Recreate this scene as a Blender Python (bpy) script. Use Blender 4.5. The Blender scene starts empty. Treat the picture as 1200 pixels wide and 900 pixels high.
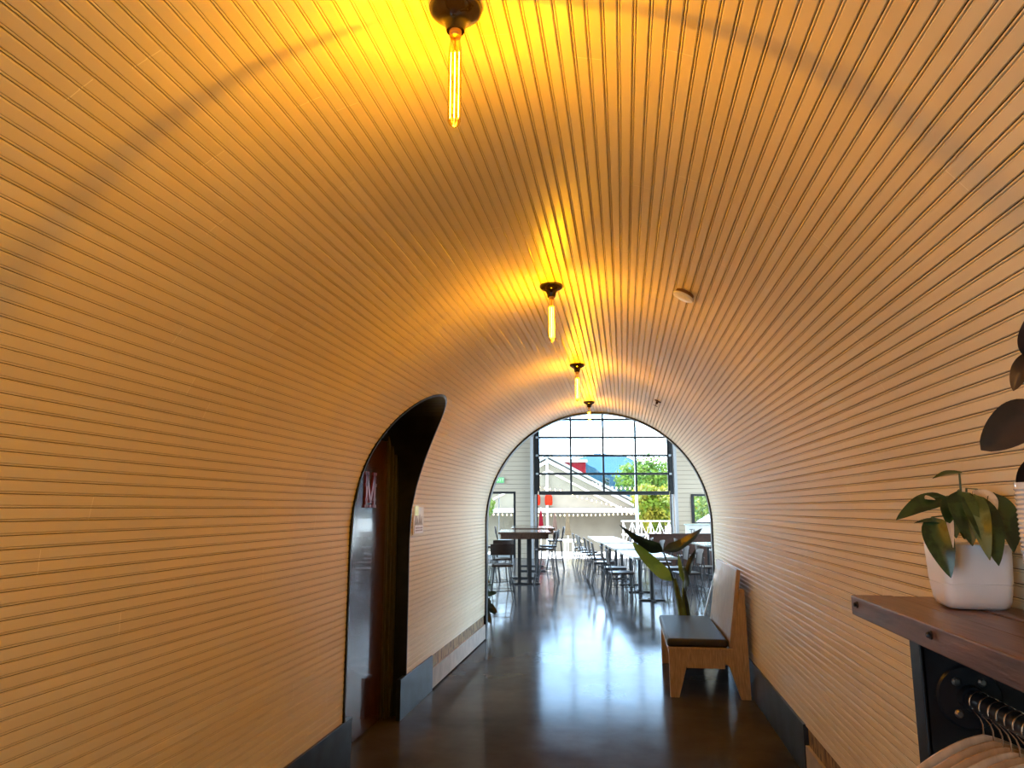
import bpy, bmesh, math, random
from mathutils import Vector, Matrix
C = bpy.context.scene.collection
S = bpy.context.scene
PI = math.pi
# ------------------------------------------------------------------ camera, sky, sun, exposure
cam_d = bpy.data.cameras.new('camera'); cam = bpy.data.objects.new('camera', cam_d); C.objects.link(cam)
cam_d.sensor_fit = 'HORIZONTAL'; cam_d.sensor_width = 36.0; cam_d.lens = 36.0 * 846.0 / 1200.0
cam_d.clip_start = 0.02; cam_d.clip_end = 3000
cam.location = (0, 0, 1.55)
cam.rotation_euler = (math.radians(90 + 9.7915), 0, math.radians(8.8021 * 0.9983))
S.camera = cam
# exact aim: the tunnel axis (+Y) must fall on the vanishing point of the boards
_d = Vector((131 / 846.0, -146 / 846.0, 1.0)).normalized()
_p = math.atan2(-_d.y, _d.z)
_u = Vector((0, math.cos(_p), math.sin(_p)))
_x = Vector((1, 0, 0)) - _d * _d.x; _x = _x - _u * _u.x; _x.normalize()
M3 = Matrix(((_x.x, _x.y, -_x.z), (_d.x, _d.y, -_d.z), (_u.x, _u.y, -_u.z)))   # rows: world X, Y, Z in camera axes
cam.rotation_euler = M3.to_euler()
S.view_settings.view_transform = 'Standard'; S.view_settings.look = 'None'
S.view_settings.gamma = 1.0; S.view_settings.use_curve_mapping = False
S.view_settings.exposure = 0.55
SKY = 12.0; SUN = 14.0; LAMP = 4600.0
LAMP_RGB = (1.0, 0.43, 0.002)
w = bpy.data.worlds.new('sky'); S.world = w; w.use_nodes = True
nt = w.node_tree; nt.nodes.clear()
o_ = nt.nodes.new('ShaderNodeOutputWorld'); bg = nt.nodes.new('ShaderNodeBackground')
tc = nt.nodes.new('ShaderNodeTexCoord'); nz = nt.nodes.new('ShaderNodeTexNoise'); cr = nt.nodes.new('ShaderNodeValToRGB')
nz.inputs['Scale'].default_value = 3.0; nz.inputs['Detail'].default_value = 6.0
cr.color_ramp.elements[0].position = 0.40; cr.color_ramp.elements[0].color = (0.42, 0.66, 1.0, 1)
cr.color_ramp.elements[1].position = 0.62; cr.color_ramp.elements[1].color = (0.90, 0.96, 1.0, 1)
nt.links.new(tc.outputs['Generated'], nz.inputs['Vector']); nt.links.new(nz.outputs['Fac'], cr.inputs['Fac'])
nt.links.new(cr.outputs['Color'], bg.inputs['Color']); bg.inputs['Strength'].default_value = SKY
nt.links.new(bg.outputs[0], o_.inputs[0])
sd = bpy.data.lights.new('sun', 'SUN'); sd.energy = SUN; sd.angle = 0.01; sd.color = (1.0, 0.95, 0.86)
so = bpy.data.objects.new('sun', sd); C.objects.link(so)
so.rotation_euler = (math.radians(-27), 0, math.radians(35))
S.cycles.use_denoising = True
S.cycles.max_bounces = 14; S.cycles.diffuse_bounces = 8; S.cycles.glossy_bounces = 5
S.cycles.transparent_max_bounces = 24; S.cycles.sample_clamp_indirect = 8.0
S.cycles.use_light_tree = True

# hall frame: the dining hall stands eight degrees askew of the tunnel
TH = math.radians(8.0)
HM = Matrix.Translation((-0.33, 8.9, 0)) @ Matrix.Rotation(TH, 4, 'Z')
def hw(u, v, z=0.0): return HM @ Vector((u, v, z))
def portal(name, c, w_, h_, rot):
    l = bpy.data.lights.new(name, 'AREA'); l.shape = 'RECTANGLE'; l.size = w_; l.size_y = h_
    l.cycles.is_portal = True
    o = bpy.data.objects.new(name, l); C.objects.link(o); o.location = c; o.rotation_euler = rot
portal('sky_portal_roll_up', hw(1.77, 14.9, 2.3), 4.5, 4.65, (math.radians(-90), 0, TH))
portal('sky_portal_side_left', hw(-5.75, 7.6, 2.4), 13.0, 4.6, (math.radians(-90), 0, TH + PI / 2))
portal('sky_portal_side_right', hw(6.75, 7.6, 2.4), 13.0, 4.6, (math.radians(-90), 0, TH - PI / 2))

portal('sky_portal_entrance', (-1.95, -1.6, 1.05), 2.1, 3.0, (0, math.radians(-90), 0))

# ------------------------------------------------------------------ helpers
class N:
    def __init__(s, name):
        s.m = bpy.data.materials.new(name); s.m.use_nodes = True
        s.t = s.m.node_tree; s.b = s.t.nodes['Principled BSDF']
    def n(s, ty, **kw):
        x = s.t.nodes.new(ty)
        for k, v in kw.items():
            if k in x.inputs: x.inputs[k].default_value = v
            else: setattr(x, k, v)
        return x
    def l(s, a, b): s.t.links.new(a, b)
    def set(s, **kw):
        for k, v in kw.items(): s.b.inputs[k.replace('_', ' ')].default_value = v
        return s
def rgb(c): return (c[0], c[1], c[2], 1)
def mat(name, col, rough=0.5, metal=0.0, noise=0.0, nscale=20.0, bump=0.0, stretch=(1, 1, 1), col2=None, coat=0.0):
    k = N(name); k.set(Roughness=rough, Metallic=metal)
    k.b.inputs['Base Color'].default_value = rgb(col)
    if coat: k.b.inputs['Coat Weight'].default_value = coat
    if noise or bump or col2:
        tcn = k.n('ShaderNodeTexCoord'); mp = k.n('ShaderNodeMapping'); mp.inputs['Scale'].default_value = stretch
        t = k.n('ShaderNodeTexNoise'); t.inputs['Scale'].default_value = nscale; t.inputs['Detail'].default_value = 5
        k.l(tcn.outputs['Object'], mp.inputs['Vector']); k.l(mp.outputs[0], t.inputs['Vector'])
        r = k.n('ShaderNodeValToRGB')
        c2 = col2 or tuple(min(1, c * (1 + noise)) for c in col)
        c1 = col if col2 else tuple(c * (1 - noise) for c in col)
        r.color_ramp.elements[0].color = rgb(c1); r.color_ramp.elements[1].color = rgb(c2)
        r.color_ramp.elements[0].position = 0.33; r.color_ramp.elements[1].position = 0.67
        k.l(t.outputs['Fac'], r.inputs['Fac']); k.l(r.outputs['Color'], k.b.inputs['Base Color'])
        if bump:
            bp = k.n('ShaderNodeBump'); bp.inputs['Strength'].default_value = bump; bp.inputs['Distance'].default_value = 0.01
            k.l(t.outputs['Fac'], bp.inputs['Height']); k.l(bp.outputs[0], k.b.inputs['Normal'])
    return k.m
def emit(name, col, s):
    k = N(name); k.b.inputs['Base Color'].default_value = rgb(col)
    k.b.inputs['Emission Color'].default_value = rgb(col); k.b.inputs['Emission Strength'].default_value = s
    return k.m
def glassy(name, tint=(1, 1, 1), refl=0.06, rough=0.02):
    k = N(name); t = k.t
    tr = k.n('ShaderNodeBsdfTransparent'); tr.inputs[0].default_value = rgb(tint)
    gl = k.n('ShaderNodeBsdfGlossy'); gl.inputs['Roughness'].default_value = rough
    lw = k.n('ShaderNodeLayerWeight'); lw.inputs['Blend'].default_value = 0.25
    mu = k.n('ShaderNodeMath', operation='MULTIPLY_ADD'); mu.inputs[1].default_value = 0.5; mu.inputs[2].default_value = refl
    mx = k.n('ShaderNodeMixShader')
    k.l(lw.outputs['Fresnel'], mu.inputs[0]); k.l(mu.outputs[0], mx.inputs[0]); k.l(tr.outputs[0], mx.inputs[1]); k.l(gl.outputs[0], mx.inputs[2])
    k.l(mx.outputs[0], t.nodes['Material Output'].inputs['Surface'])
    return k.m
class MB:
    def __init__(s): s.v = []; s.f = []; s.uv = None
    def add(s, vs, fs):
        n = len(s.v); s.v += [tuple(x) for x in vs]; s.f += [tuple(i + n for i in f) for f in fs]; return s
    def box(s, a, b, M=None):
        vs = [Vector((x, y, z)) for x in (a[0], b[0]) for y in (a[1], b[1]) for z in (a[2], b[2])]
        if M: vs = [M @ v for v in vs]
        return s.add(vs, [(0, 1, 3, 2), (4, 6, 7, 5), (0, 4, 5, 1), (2, 3, 7, 6), (0, 2, 6, 4), (1, 5, 7, 3)])
    def prism(s, poly, a, b, axis=1, M=None):
        # poly: 2-D points, extruded from a to b along axis
        n = len(poly)
        def pt(p, t):
            v = [0, 0, 0]; k = [i for i in range(3) if i != axis]; v[k[0]] = p[0]; v[k[1]] = p[1]; v[axis] = t; v = Vector(v)
            return M @ v if M else v
        vs = [pt(p, a) for p in poly] + [pt(p, b) for p in poly]
        fs = [tuple(range(n)), tuple(range(2 * n - 1, n - 1, -1))] + [(i, i + n, (i + 1) % n + n, (i + 1) % n) for i in range(n)]
        return s.add(vs, fs)
    def tube(s, path, r, n=8, cap=True):
        path = [Vector(p) for p in path]; rs = r if isinstance(r, (list, tuple)) else [r] * len(path)
        vs = []; fs = []; pu = None
        for i, p in enumerate(path):
            d = (path[min(i + 1, len(path) - 1)] - path[max(i - 1, 0)]).normalized()
            if pu is None:
                pu = d.cross(Vector((0, 0, 1)) if abs(d.z) < 0.9 else Vector((1, 0, 0))).normalized()
            else: pu = (pu - d * pu.dot(d)).normalized()
            q = d.cross(pu)
            for k in range(n):
                a = 2 * PI * k / n; vs.append(p + (pu * math.cos(a) + q * math.sin(a)) * rs[i])
        for i in range(len(path) - 1):
            for k in range(n):
                fs.append((i * n + k, i * n + (k + 1) % n, (i + 1) * n + (k + 1) % n, (i + 1) * n + k))
        if cap: fs += [tuple(range(n - 1, -1, -1)), tuple(range((len(path) - 1) * n, len(path) * n))]
        return s.add(vs, fs)
    def lathe(s, prof, n=24, M=None, c=(0, 0)):
        vs = []; fs = []
        for (r, z) in prof:
            for k in range(n):
                a = 2 * PI * k / n; v = Vector((c[0] + r * math.cos(a), c[1] + r * math.sin(a), z)); vs.append(M @ v if M else v)
        for i in range(len(prof) - 1):
            for k in range(n):
                fs.append((i * n + k, i * n + (k + 1) % n, (i + 1) * n + (k + 1) % n, (i + 1) * n + k))
        if prof[0][0] > 1e-4: fs.append(tuple(range(n - 1, -1, -1)))
        if prof[-1][0] > 1e-4: fs.append(tuple(range((len(prof) - 1) * n, len(prof) * n)))
        return s.add(vs, fs)
    def leaf(s, base, tip, width, normal, sag=0.1, fold=0.15, n=10, wn=4, prof=None, twist=0.0):
        b = Vector(base); t = Vector(tip); d = t - b; L = d.length; d.normalize(); nv = Vector(normal)
        nv = (nv - d * nv.dot(d)).normalized(); sd_ = d.cross(nv)
        prof = prof or (lambda x: math.sin(PI * min(1, x ** 0.75)) ** 0.8 if 0 < x < 1 else 0.0)
        vs = []; fs = []
        for i in range(n + 1):
            x = i / n; cpt = b + d * (L * x) + nv * (sag * L * math.sin(PI * x))
            a = twist * x; sv = sd_ * math.cos(a) + nv * math.sin(a); uv_ = nv * math.cos(a) - sd_ * math.sin(a)
            wd = max(width * 0.5 * prof(x), 0.0008)
            for j in range(wn + 1):
                q = j / wn * 2 - 1
                vs.append(cpt + sv * (wd * q) + uv_ * (-fold * wd * (1 - abs(q)) + 0.10 * fold * wd * math.sin(x * 14 + q)))
        for i in range(n):
            for j in range(wn):
                a = i * (wn + 1) + j; fs.append((a, a + 1, a + wn + 2, a + wn + 1))
        return s.add(vs, fs)
    def build(s, name, m, parent=None, smooth=False, bevel=0.0, M=None, solid=0.0, seg=2):
        me = bpy.data.meshes.new(name); me.from_pydata(s.v, [], s.f)
        if s.uv:
            ul = me.uv_layers.new(name='UV')
            for p in me.polygons:
                for li in p.loop_indices: ul.data[li].uv = s.uv[me.loops[li].vertex_index]
        bm = bmesh.new(); bm.from_mesh(me); bmesh.ops.recalc_face_normals(bm, faces=bm.faces[:]); bm.to_mesh(me); bm.free()
        if smooth:
            for p in me.polygons: p.use_smooth = True
            if hasattr(me, 'set_sharp_from_angle'): me.set_sharp_from_angle(angle=math.radians(42))
        me.materials.append(m)
        o = bpy.data.objects.new(name, me); C.objects.link(o)
        if M is not None: o.matrix_world = M
        if parent is not None: o.parent = parent
        if solid:
            q = o.modifiers.new('thickness', 'SOLIDIFY'); q.thickness = solid; q.offset = 0
        if bevel:
            q = o.modifiers.new('bevel', 'BEVEL'); q.width = bevel; q.segments = seg; q.limit_method = 'ANGLE'
        return o
def tag(o, label, cat, group=None, kind=None):
    o['label'] = label; o['category'] = cat
    if group: o['group'] = group
    if kind: o['kind'] = kind
    return o
def thing(name, label, cat, loc=(0, 0, 0), rz=0.0, group=None):
    o = bpy.data.objects.new(name, None); C.objects.link(o); o.location = loc; o.rotation_euler = (0, 0, rz)
    o.empty_display_size = 0.1
    return tag(o, label, cat, group)
def struct(o): o['kind'] = 'structure'; return o
def sempty(name, loc=(0, 0, 0), rz=0.0):
    o = bpy.data.objects.new(name, None); C.objects.link(o); o.location = loc; o.rotation_euler = (0, 0, rz); o['kind'] = 'structure'; return o
def dup(root, loc, rz, label, group=None):
    def cp(o, par):
        c = o.copy(); C.objects.link(c)
        if par is not None: c.parent = par
        for ch in list(o.children): cp(ch, c)
        return c
    r = cp(root, None); r.location = loc; r.rotation_euler = (0, 0, rz); r['label'] = label
    if group: r['group'] = group
    return r
def text_mesh(txt, size, depth, name):
    cu = bpy.data.curves.new(name + '_curve', 'FONT'); cu.body = txt; cu.size = size; cu.extrude = depth; cu.align_x = 'CENTER'; cu.align_y = 'CENTER'
    o = bpy.data.objects.new(name, cu); C.objects.link(o)
    bpy.context.view_layer.update()
    me = bpy.data.meshes.new_from_object(o.evaluated_get(bpy.context.evaluated_depsgraph_get()))
    bpy.data.objects.remove(o); return me
ORD = ['nearest', 'second', 'third', 'fourth', 'fifth', 'sixth', 'seventh', 'eighth', 'ninth', 'tenth', 'eleventh', 'twelfth']

# ------------------------------------------------------------------ materials
def board_paint(name, axis_uv=True):
    k = N(name); k.set(Roughness=0.33)
    k.b.inputs['Specular IOR Level'].default_value = 0.14
    uvn = k.n('ShaderNodeUVMap'); sp = k.n('ShaderNodeSeparateXYZ'); k.l(uvn.outputs[0], sp.inputs[0])
    dv = k.n('ShaderNodeMath', operation='DIVIDE'); dv.inputs[1].default_value = PITCH * 2; k.l(sp.outputs[0], dv.inputs[0])
    fl = k.n('ShaderNodeMath', operation='FLOOR'); k.l(dv.outputs[0], fl.inputs[0])
    wn = k.n('ShaderNodeTexWhiteNoise', noise_dimensions='1D'); k.l(fl.outputs[0], wn.inputs['W'])
    ln = k.n('ShaderNodeMath', operation='DIVIDE'); ln.inputs[1].default_value = 3.7; k.l(sp.outputs[1], ln.inputs[0])
    ad = k.n('ShaderNodeMath', operation='ADD'); k.l(ln.outputs[0], ad.inputs[0]); k.l(wn.outputs['Value'], ad.inputs[1])
    fr = k.n('ShaderNodeMath', operation='FRACT'); k.l(ad.outputs[0], fr.inputs[0])
    lt = k.n('ShaderNodeMath', operation='LESS_THAN'); lt.inputs[1].default_value = 0.0006; k.l(fr.outputs[0], lt.inputs[0])
    f2 = k.n('ShaderNodeMath', operation='FLOOR'); k.l(ad.outputs[0], f2.inputs[0])
    cm = k.n('ShaderNodeCombineXYZ'); k.l(fl.outputs[0], cm.inputs[0]); k.l(f2.outputs[0], cm.inputs[1])
    w2 = k.n('ShaderNodeTexWhiteNoise', noise_dimensions='3D'); k.l(cm.outputs[0], w2.inputs['Vector'])
    r = k.n('ShaderNodeValToRGB')
    r.color_ramp.elements[0].color = (0.74, 0.655, 0.46, 1); r.color_ramp.elements[1].color = (0.79, 0.705, 0.50, 1)
    k.l(w2.outputs['Value'], r.inputs['Fac'])
    mx = k.n('ShaderNodeMix', data_type='RGBA'); mx.inputs[7].default_value = (0.95, 0.90, 0.72, 1)
    k.l(lt.outputs[0], mx.inputs[0]); k.l(r.outputs['Color'], mx.inputs[6])
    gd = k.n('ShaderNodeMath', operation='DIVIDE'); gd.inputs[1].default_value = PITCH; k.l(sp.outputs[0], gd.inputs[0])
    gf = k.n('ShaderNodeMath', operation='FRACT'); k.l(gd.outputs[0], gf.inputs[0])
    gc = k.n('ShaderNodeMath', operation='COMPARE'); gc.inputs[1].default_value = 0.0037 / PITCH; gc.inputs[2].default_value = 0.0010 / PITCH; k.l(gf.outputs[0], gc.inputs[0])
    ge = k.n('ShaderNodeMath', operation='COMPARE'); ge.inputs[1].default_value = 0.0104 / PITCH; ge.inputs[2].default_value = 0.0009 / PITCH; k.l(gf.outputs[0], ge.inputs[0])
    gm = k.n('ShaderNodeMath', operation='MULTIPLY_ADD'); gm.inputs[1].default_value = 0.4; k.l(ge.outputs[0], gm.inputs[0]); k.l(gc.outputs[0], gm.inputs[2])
    mg = k.n('ShaderNodeMix', data_type='RGBA'); mg.inputs[7].default_value = (0.10, 0.075, 0.05, 1)  # groove bottoms coloured dark, standing in for shade in the joints
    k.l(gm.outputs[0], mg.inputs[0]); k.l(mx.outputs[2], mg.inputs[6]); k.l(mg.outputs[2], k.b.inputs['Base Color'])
    t = k.n('ShaderNodeTexNoise'); t.inputs['Scale'].default_value = 60; t.inputs['Detail'].default_value = 3
    b1 = k.n('ShaderNodeBump'); b1.inputs['Strength'].default_value = 0.06; b1.inputs['Distance'].default_value = 0.004
    tco = k.n('ShaderNodeTexCoord'); k.l(tco.outputs['Object'], t.inputs['Vector'])
    k.l(t.outputs['Fac'], b1.inputs['Height']); k.l(b1.outputs[0], k.b.inputs['Normal'])
    return k.m
XC, R, ZS = -0.33, 1.36, 1.365
ZB = 0.285
PITCH = (2 * (ZS - ZB) + PI * R) / 168
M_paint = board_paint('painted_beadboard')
M_steel = mat('blackened_steel', (0.018, 0.020, 0.024), 0.34, 0.6, noise=0.4, nscale=5)
M_base = mat('blue_black_steel', (0.038, 0.048, 0.062), 0.36, 0.7, noise=0.35, nscale=6)
M_plinth = mat('plinth_board', (0.42, 0.36, 0.30), 0.6, noise=0.12, nscale=9)
def osb():
    k = N('strand_board'); k.set(Roughness=0.65)
    tco = k.n('ShaderNodeTexCoord'); v = k.n('ShaderNodeTexVoronoi'); v.inputs['Scale'].default_value = 22
    mp = k.n('ShaderNodeMapping'); mp.inputs['Scale'].default_value = (1, 1.6, 0.6); mp.inputs['Rotation'].default_value = (0.6, 0, 0)
    k.l(tco.outputs['Object'], mp.inputs[0]); k.l(mp.outputs[0], v.inputs['Vector'])
    r = k.n('ShaderNodeValToRGB'); r.color_ramp.elements[0].color = (0.10, 0.055, 0.025, 1); r.color_ramp.elements[1].color = (0.38, 0.25, 0.10, 1)
    sp = k.n('ShaderNodeSeparateColor'); k.l(v.outputs['Color'], sp.inputs[0]); k.l(sp.outputs[0], r.inputs['Fac'])
    k.l(r.outputs['Color'], k.b.inputs['Base Color']); return k.m
M_osb = osb()
def concrete():
    k = N('polished_concrete')
    tco = k.n('ShaderNodeTexCoord')
    a = k.n('ShaderNodeTexNoise'); a.inputs['Scale'].default_value = 1.3; a.inputs['Detail'].default_value = 8; a.inputs['Roughness'].default_value = 0.62
    b = k.n('ShaderNodeTexNoise'); b.inputs['Scale'].default_value = 45; b.inputs['Detail'].default_value = 3
    k.l(tco.outputs['Object'], a.inputs['Vector']); k.l(tco.outputs['Object'], b.inputs['Vector'])
    r = k.n('ShaderNodeValToRGB'); r.color_ramp.elements[0].position = 0.3; r.color_ramp.elements[1].position = 0.72
    r.color_ramp.elements[0].color = (0.036, 0.034, 0.036, 1); r.color_ramp.elements[1].color = (0.085, 0.081, 0.086, 1)
    k.l(a.outputs['Fac'], r.inputs['Fac']); k.l(r.outputs['Color'], k.b.inputs['Base Color'])
    rr = k.n('ShaderNodeMapRange'); rr.inputs[1].default_value = 0.3; rr.inputs[2].default_value = 0.7; rr.inputs[3].default_value = 0.10; rr.inputs[4].default_value = 0.17
    k.l(a.outputs['Fac'], rr.inputs[0]); k.l(rr.outputs[0], k.b.inputs['Roughness'])
    bp = k.n('ShaderNodeBump'); bp.inputs['Strength'].default_value = 0.04; bp.inputs['Distance'].default_value = 0.003
    k.l(b.outputs['Fac'], bp.inputs['Height']); k.l(bp.outputs[0], k.b.inputs['Normal'])
    k.b.inputs['Specular IOR Level'].default_value = 0.025
    return k.m
def matte(m, v=0.0):
    m.node_tree.nodes['Principled BSDF'].inputs['Specular IOR Level'].default_value = v; return m
M_floor = concrete()
def shiplap(name, col, pitch=0.145, axis=2):
    k = N(name); k.set(Roughness=0.55)
    tco = k.n('ShaderNodeTexCoord'); sp = k.n('ShaderNodeSeparateXYZ'); k.l(tco.outputs['Object'], sp.inputs[0])
    d = k.n('ShaderNodeMath', operation='DIVIDE'); d.inputs[1].default_value = pitch; k.l(sp.outputs[axis], d.inputs[0])
    f = k.n('ShaderNodeMath', operation='FRACT'); k.l(d.outputs[0], f.inputs[0])
    g = k.n('ShaderNodeMath', operation='GREATER_THAN'); g.inputs[1].default_value = 0.08; k.l(f.outputs[0], g.inputs[0])
    bp = k.n('ShaderNodeBump'); bp.inputs['Strength'].default_value = 0.9; bp.inputs['Distance'].default_value = 0.02
    k.l(g.outputs[0], bp.inputs['Height']); k.l(bp.outputs[0], k.b.inputs['Normal'])
    mx = k.n('ShaderNodeMix', data_type='RGBA'); mx.inputs[6].default_value = rgb([c * 0.55 for c in col]); mx.inputs[7].default_value = rgb(col)
    k.l(g.outputs[0], mx.inputs[0]); k.l(mx.outputs[2], k.b.inputs['Base Color'])
    return k.m
M_siding = shiplap('cream_shiplap', (0.50, 0.40, 0.285))
M_ceil = mat('hall_ceiling_dark_deck', (0.035, 0.034, 0.033), 0.8)
M_guide = mat('pale_grey_trim', (0.38, 0.37, 0.36), 0.6, noise=0.04)
M_oak = mat('oak', (0.42, 0.31, 0.19), 0.38, noise=0.22, nscale=14, stretch=(9, 9, 0.8), bump=0.05)
M_veneer = mat('varnished_oak_back', (0.38, 0.28, 0.18), 0.24, noise=0.18, nscale=10, stretch=(1, 9, 0.7), coat=0.15)
M_vinyl = mat('black_vinyl', (0.016, 0.016, 0.017), 0.5, bump=0.08, noise=0.1, nscale=60)
M_door = mat('dark_gloss_door', (0.055, 0.020, 0.014), 0.13, noise=0.2, nscale=6, stretch=(6, 6, 0.6), coat=0.4)
M_frame = mat('dark_door_frame', (0.040, 0.038, 0.032), 0.4, noise=0.15, nscale=30)
M_redletter = mat('dark_red_letter', (0.22, 0.012, 0.018), 0.3, noise=0.1)
M_black = mat('black_gloss_ceramic', (0.012, 0.008, 0.007), 0.10, noise=0.1)
M_brass = mat('brass_collar', (0.55, 0.33, 0.10), 0.3, 1.0, noise=0.1)
M_amber = glassy('amber_bulb_glass', (1.0, 0.90, 0.62), 0.04)
M_fil = emit('glowing_filament', LAMP_RGB, LAMP)
M_glass = glassy('window_glass', (0.93, 0.97, 0.97), 0.05)
M_blackalu = mat('black_aluminium', (0.012, 0.014, 0.016), 0.4, 0.2, noise=0.1)
M_grayalu = mat('grey_aluminium', (0.45, 0.48, 0.50), 0.4, 0.5, noise=0.08)
M_white = mat('white_plastic', (0.86, 0.87, 0.88), 0.2, noise=0.03)
M_reclaimed = mat('reclaimed_dark_wood', (0.060, 0.026, 0.020), 0.34, nscale=7, stretch=(7, 0.7, 7), bump=0.25, col2=(0.150, 0.075, 0.055))
M_chairwood = mat('dark_chair_wood', (0.022, 0.011, 0.008), 0.38, noise=0.3, nscale=12, stretch=(1, 1, 4))
M_chairmetal = mat('black_chair_metal', (0.006, 0.006, 0.007), 0.6, 0.0, noise=0.1)
M_top = mat('pale_laminate_top', (0.30, 0.33, 0.32), 0.20, noise=0.05)
M_bartop = mat('walnut_bar_top', (0.070, 0.038, 0.026), 0.14, noise=0.25, nscale=8, stretch=(6, 0.8, 1))
M_pot = mat('white_glazed_pot', (0.80, 0.80, 0.80), 0.30, noise=0.02)
M_soil = mat('soil', (0.03, 0.02, 0.013), 0.9, noise=0.5, nscale=60)

# ------------------------------------------------------------------ tunnel shell (grooved boards)
Y0, Y1 = -3.4, 8.9
HOLE_C, HOLE_R, HOLE_ZS = 5.01, 0.63, 1.72
def hole(z):
    if z <= HOLE_ZS: return HOLE_R
    q = HOLE_R ** 2 - (z - HOLE_ZS) ** 2
    return math.sqrt(q) if q > 0 else None
SIDE_C, SIDE_H, SIDE_Z = -1.6, 1.45, 1.98
def P(s):            # arc length from the left skirting over the crown to the right one; returns point and inward normal
    a = ZS - ZB
    if s < a: return (XC - R, ZB + s), (1, 0)
    s2 = s - a
    if s2 < PI * R:
        t = PI - s2 / R
        return (XC + R * math.cos(t), ZS + R * math.sin(t)), (-math.cos(t), -math.sin(t))
    return (XC + R, ZS - (s2 - PI * R)), (-1, 0)
GROOVE = [(0.0, 0.0), (0.0022, 0.0026), (0.0030, 0.0075), (0.0044, 0.0075), (0.0050, 0.0016), (0.0068, 0.0), (0.0084, 0.0004), (0.0100, 0.0042), (0.0098, 0.0036), (0.0126, 0.0)]
def board_profile(i0, i1):
    pts = []
    for i in range(i0, i1):
        deep = 1.0 if i % 2 == 0 else 0.72
        for (ds, dd) in GROOVE: pts.append((i * PITCH + ds, dd * deep))
    pts.append((i1 * PITCH, 0.0)); return pts
def shell(name, i0, i1):
    mb = MB(); mb.uv = []
    pts = []
    for (s, d) in board_profile(i0, i1):
        (x, z), (nx, nz_) = P(s); pts.append((x - nx * d, z - nz_ * d, s))
    def vert(p, y): mb.v.append((p[0], y, p[1])); mb.uv.append((p[2], y)); return len(mb.v) - 1
    left = i1 <= 75
    rows = []
    for p in pts:
        lf = left and p[0] < XC
        h = (hole(p[1]) if lf else None) or 0.0
        g = SIDE_H if lf and p[1] < SIDE_Z else 0.0
        rows.append([vert(p, y) for y in (Y0, SIDE_C - g, SIDE_C + g, HOLE_C - h, HOLE_C + h, Y1)])
    for a, b in zip(rows, rows[1:]):
        for k in (0, 2, 4): mb.f.append((a[k], a[k + 1], b[k + 1], b[k]))
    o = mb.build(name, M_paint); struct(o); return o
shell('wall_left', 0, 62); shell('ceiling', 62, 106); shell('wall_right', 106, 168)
# outer skin of the vault, so that no sky reaches the backs of the boards
mb = MB()
for k in range(24):
    t0, t1 = PI - PI * k / 24, PI - PI * (k + 1) / 24
    q = lambda t, y: (XC + 1.75 * math.cos(t), y, ZS + 1.75 * math.sin(t))
    mb.add([q(t0, 0.1), q(t1, 0.1), q(t1, Y1 - .02), q(t0, Y1 - .02)], [(0, 1, 2, 3)])
for x in (XC - 1.75, XC + 1.75): mb.add([(x, 0.1, -.02), (x, Y1 - .02, -.02), (x, Y1 - .02, ZS), (x, 0.1, ZS)], [(0, 1, 2, 3)])
struct(mb.build('wall_outer', M_frame))

# skirting, strand board and plinth
XL, XR = XC - R, XC + R
def skirt(name, x, sgn, y0, y1):
    mb = MB(); mb.box((x - 0.02 * sgn - (0.0), y0, 0.0), (x + 0.014 * sgn, y1, 0.292)); o = mb.build(name, M_base, bevel=0.002); return struct(o)
skirt('baseboard_left_back', XL, 1, Y0, SIDE_C - SIDE_H - .07); skirt('baseboard_left_entrance', XL, 1, SIDE_C + SIDE_H + .07, HOLE_C - HOLE_R + 0.12)
skirt('baseboard_left_doorside', XL, 1, 5.49, 6.42)
skirt('baseboard_right_bench', XR, -1, 4.76, 8.88)
def plinth(side, x, sgn, y0, y1):
    mb = MB(); mb.box((x - 0.06 * sgn, y0, 0.0), (x - 0.012 * sgn, y1, ZB + .01)); struct(mb.build('trim_%s_strand_board' % side, M_osb))
    mb = MB(); mb.box((x - 0.011 * sgn, y0, 0.012), (x + 0.010 * sgn, y1, 0.178)); struct(mb.build('trim_%s_plinth' % side, M_plinth, bevel=0.002))
plinth('left', XL, 1, 6.425, Y1)
plinth('right', XR, -1, Y0, 4.755)

# black steel lining of the arched doorway
mb = MB()
path = [(HOLE_C - HOLE_R, z) for z in (0.0, 0.3, 0.8, 1.3, 1.55)]
path += [(HOLE_C - HOLE_R * math.cos(a), HOLE_ZS + HOLE_R * math.sin(a)) for a in [PI * k / 40 for k in range(41)]]
path += [(HOLE_C + HOLE_R, z) for z in (1.55, 1.3, 0.8, 0.3, 0.0)]
def xs(z): return XL if z < ZS else XC - math.sqrt(max(R * R - (z - ZS) ** 2, 0))
vs = []; fs = []
XD = -1.83
for (y, z) in path:
    cy, cz = HOLE_C, min(z, HOLE_ZS); d = Vector((y - cy, z - cz)); d.normalize()
    yi, zi = y - d.x * 0.010, z - d.y * 0.010; yo, zo = y + d.x * 0.006, z + d.y * 0.006
    vs += [(xs(z) + 0.012, yo, zo), (xs(zi) + 0.012, yi, zi), (XD - 0.02, yi, zi), (XD - 0.02, yo, zo)]
for i in range(len(path) - 1):
    for k in range(4): fs.append((i * 4 + k, i * 4 + (k + 1) % 4, (i + 1) * 4 + (k + 1) % 4, (i + 1) * 4 + k))
mb.add(vs, fs); struct(mb.build('trim_doorway_lining', M_steel))
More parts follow.
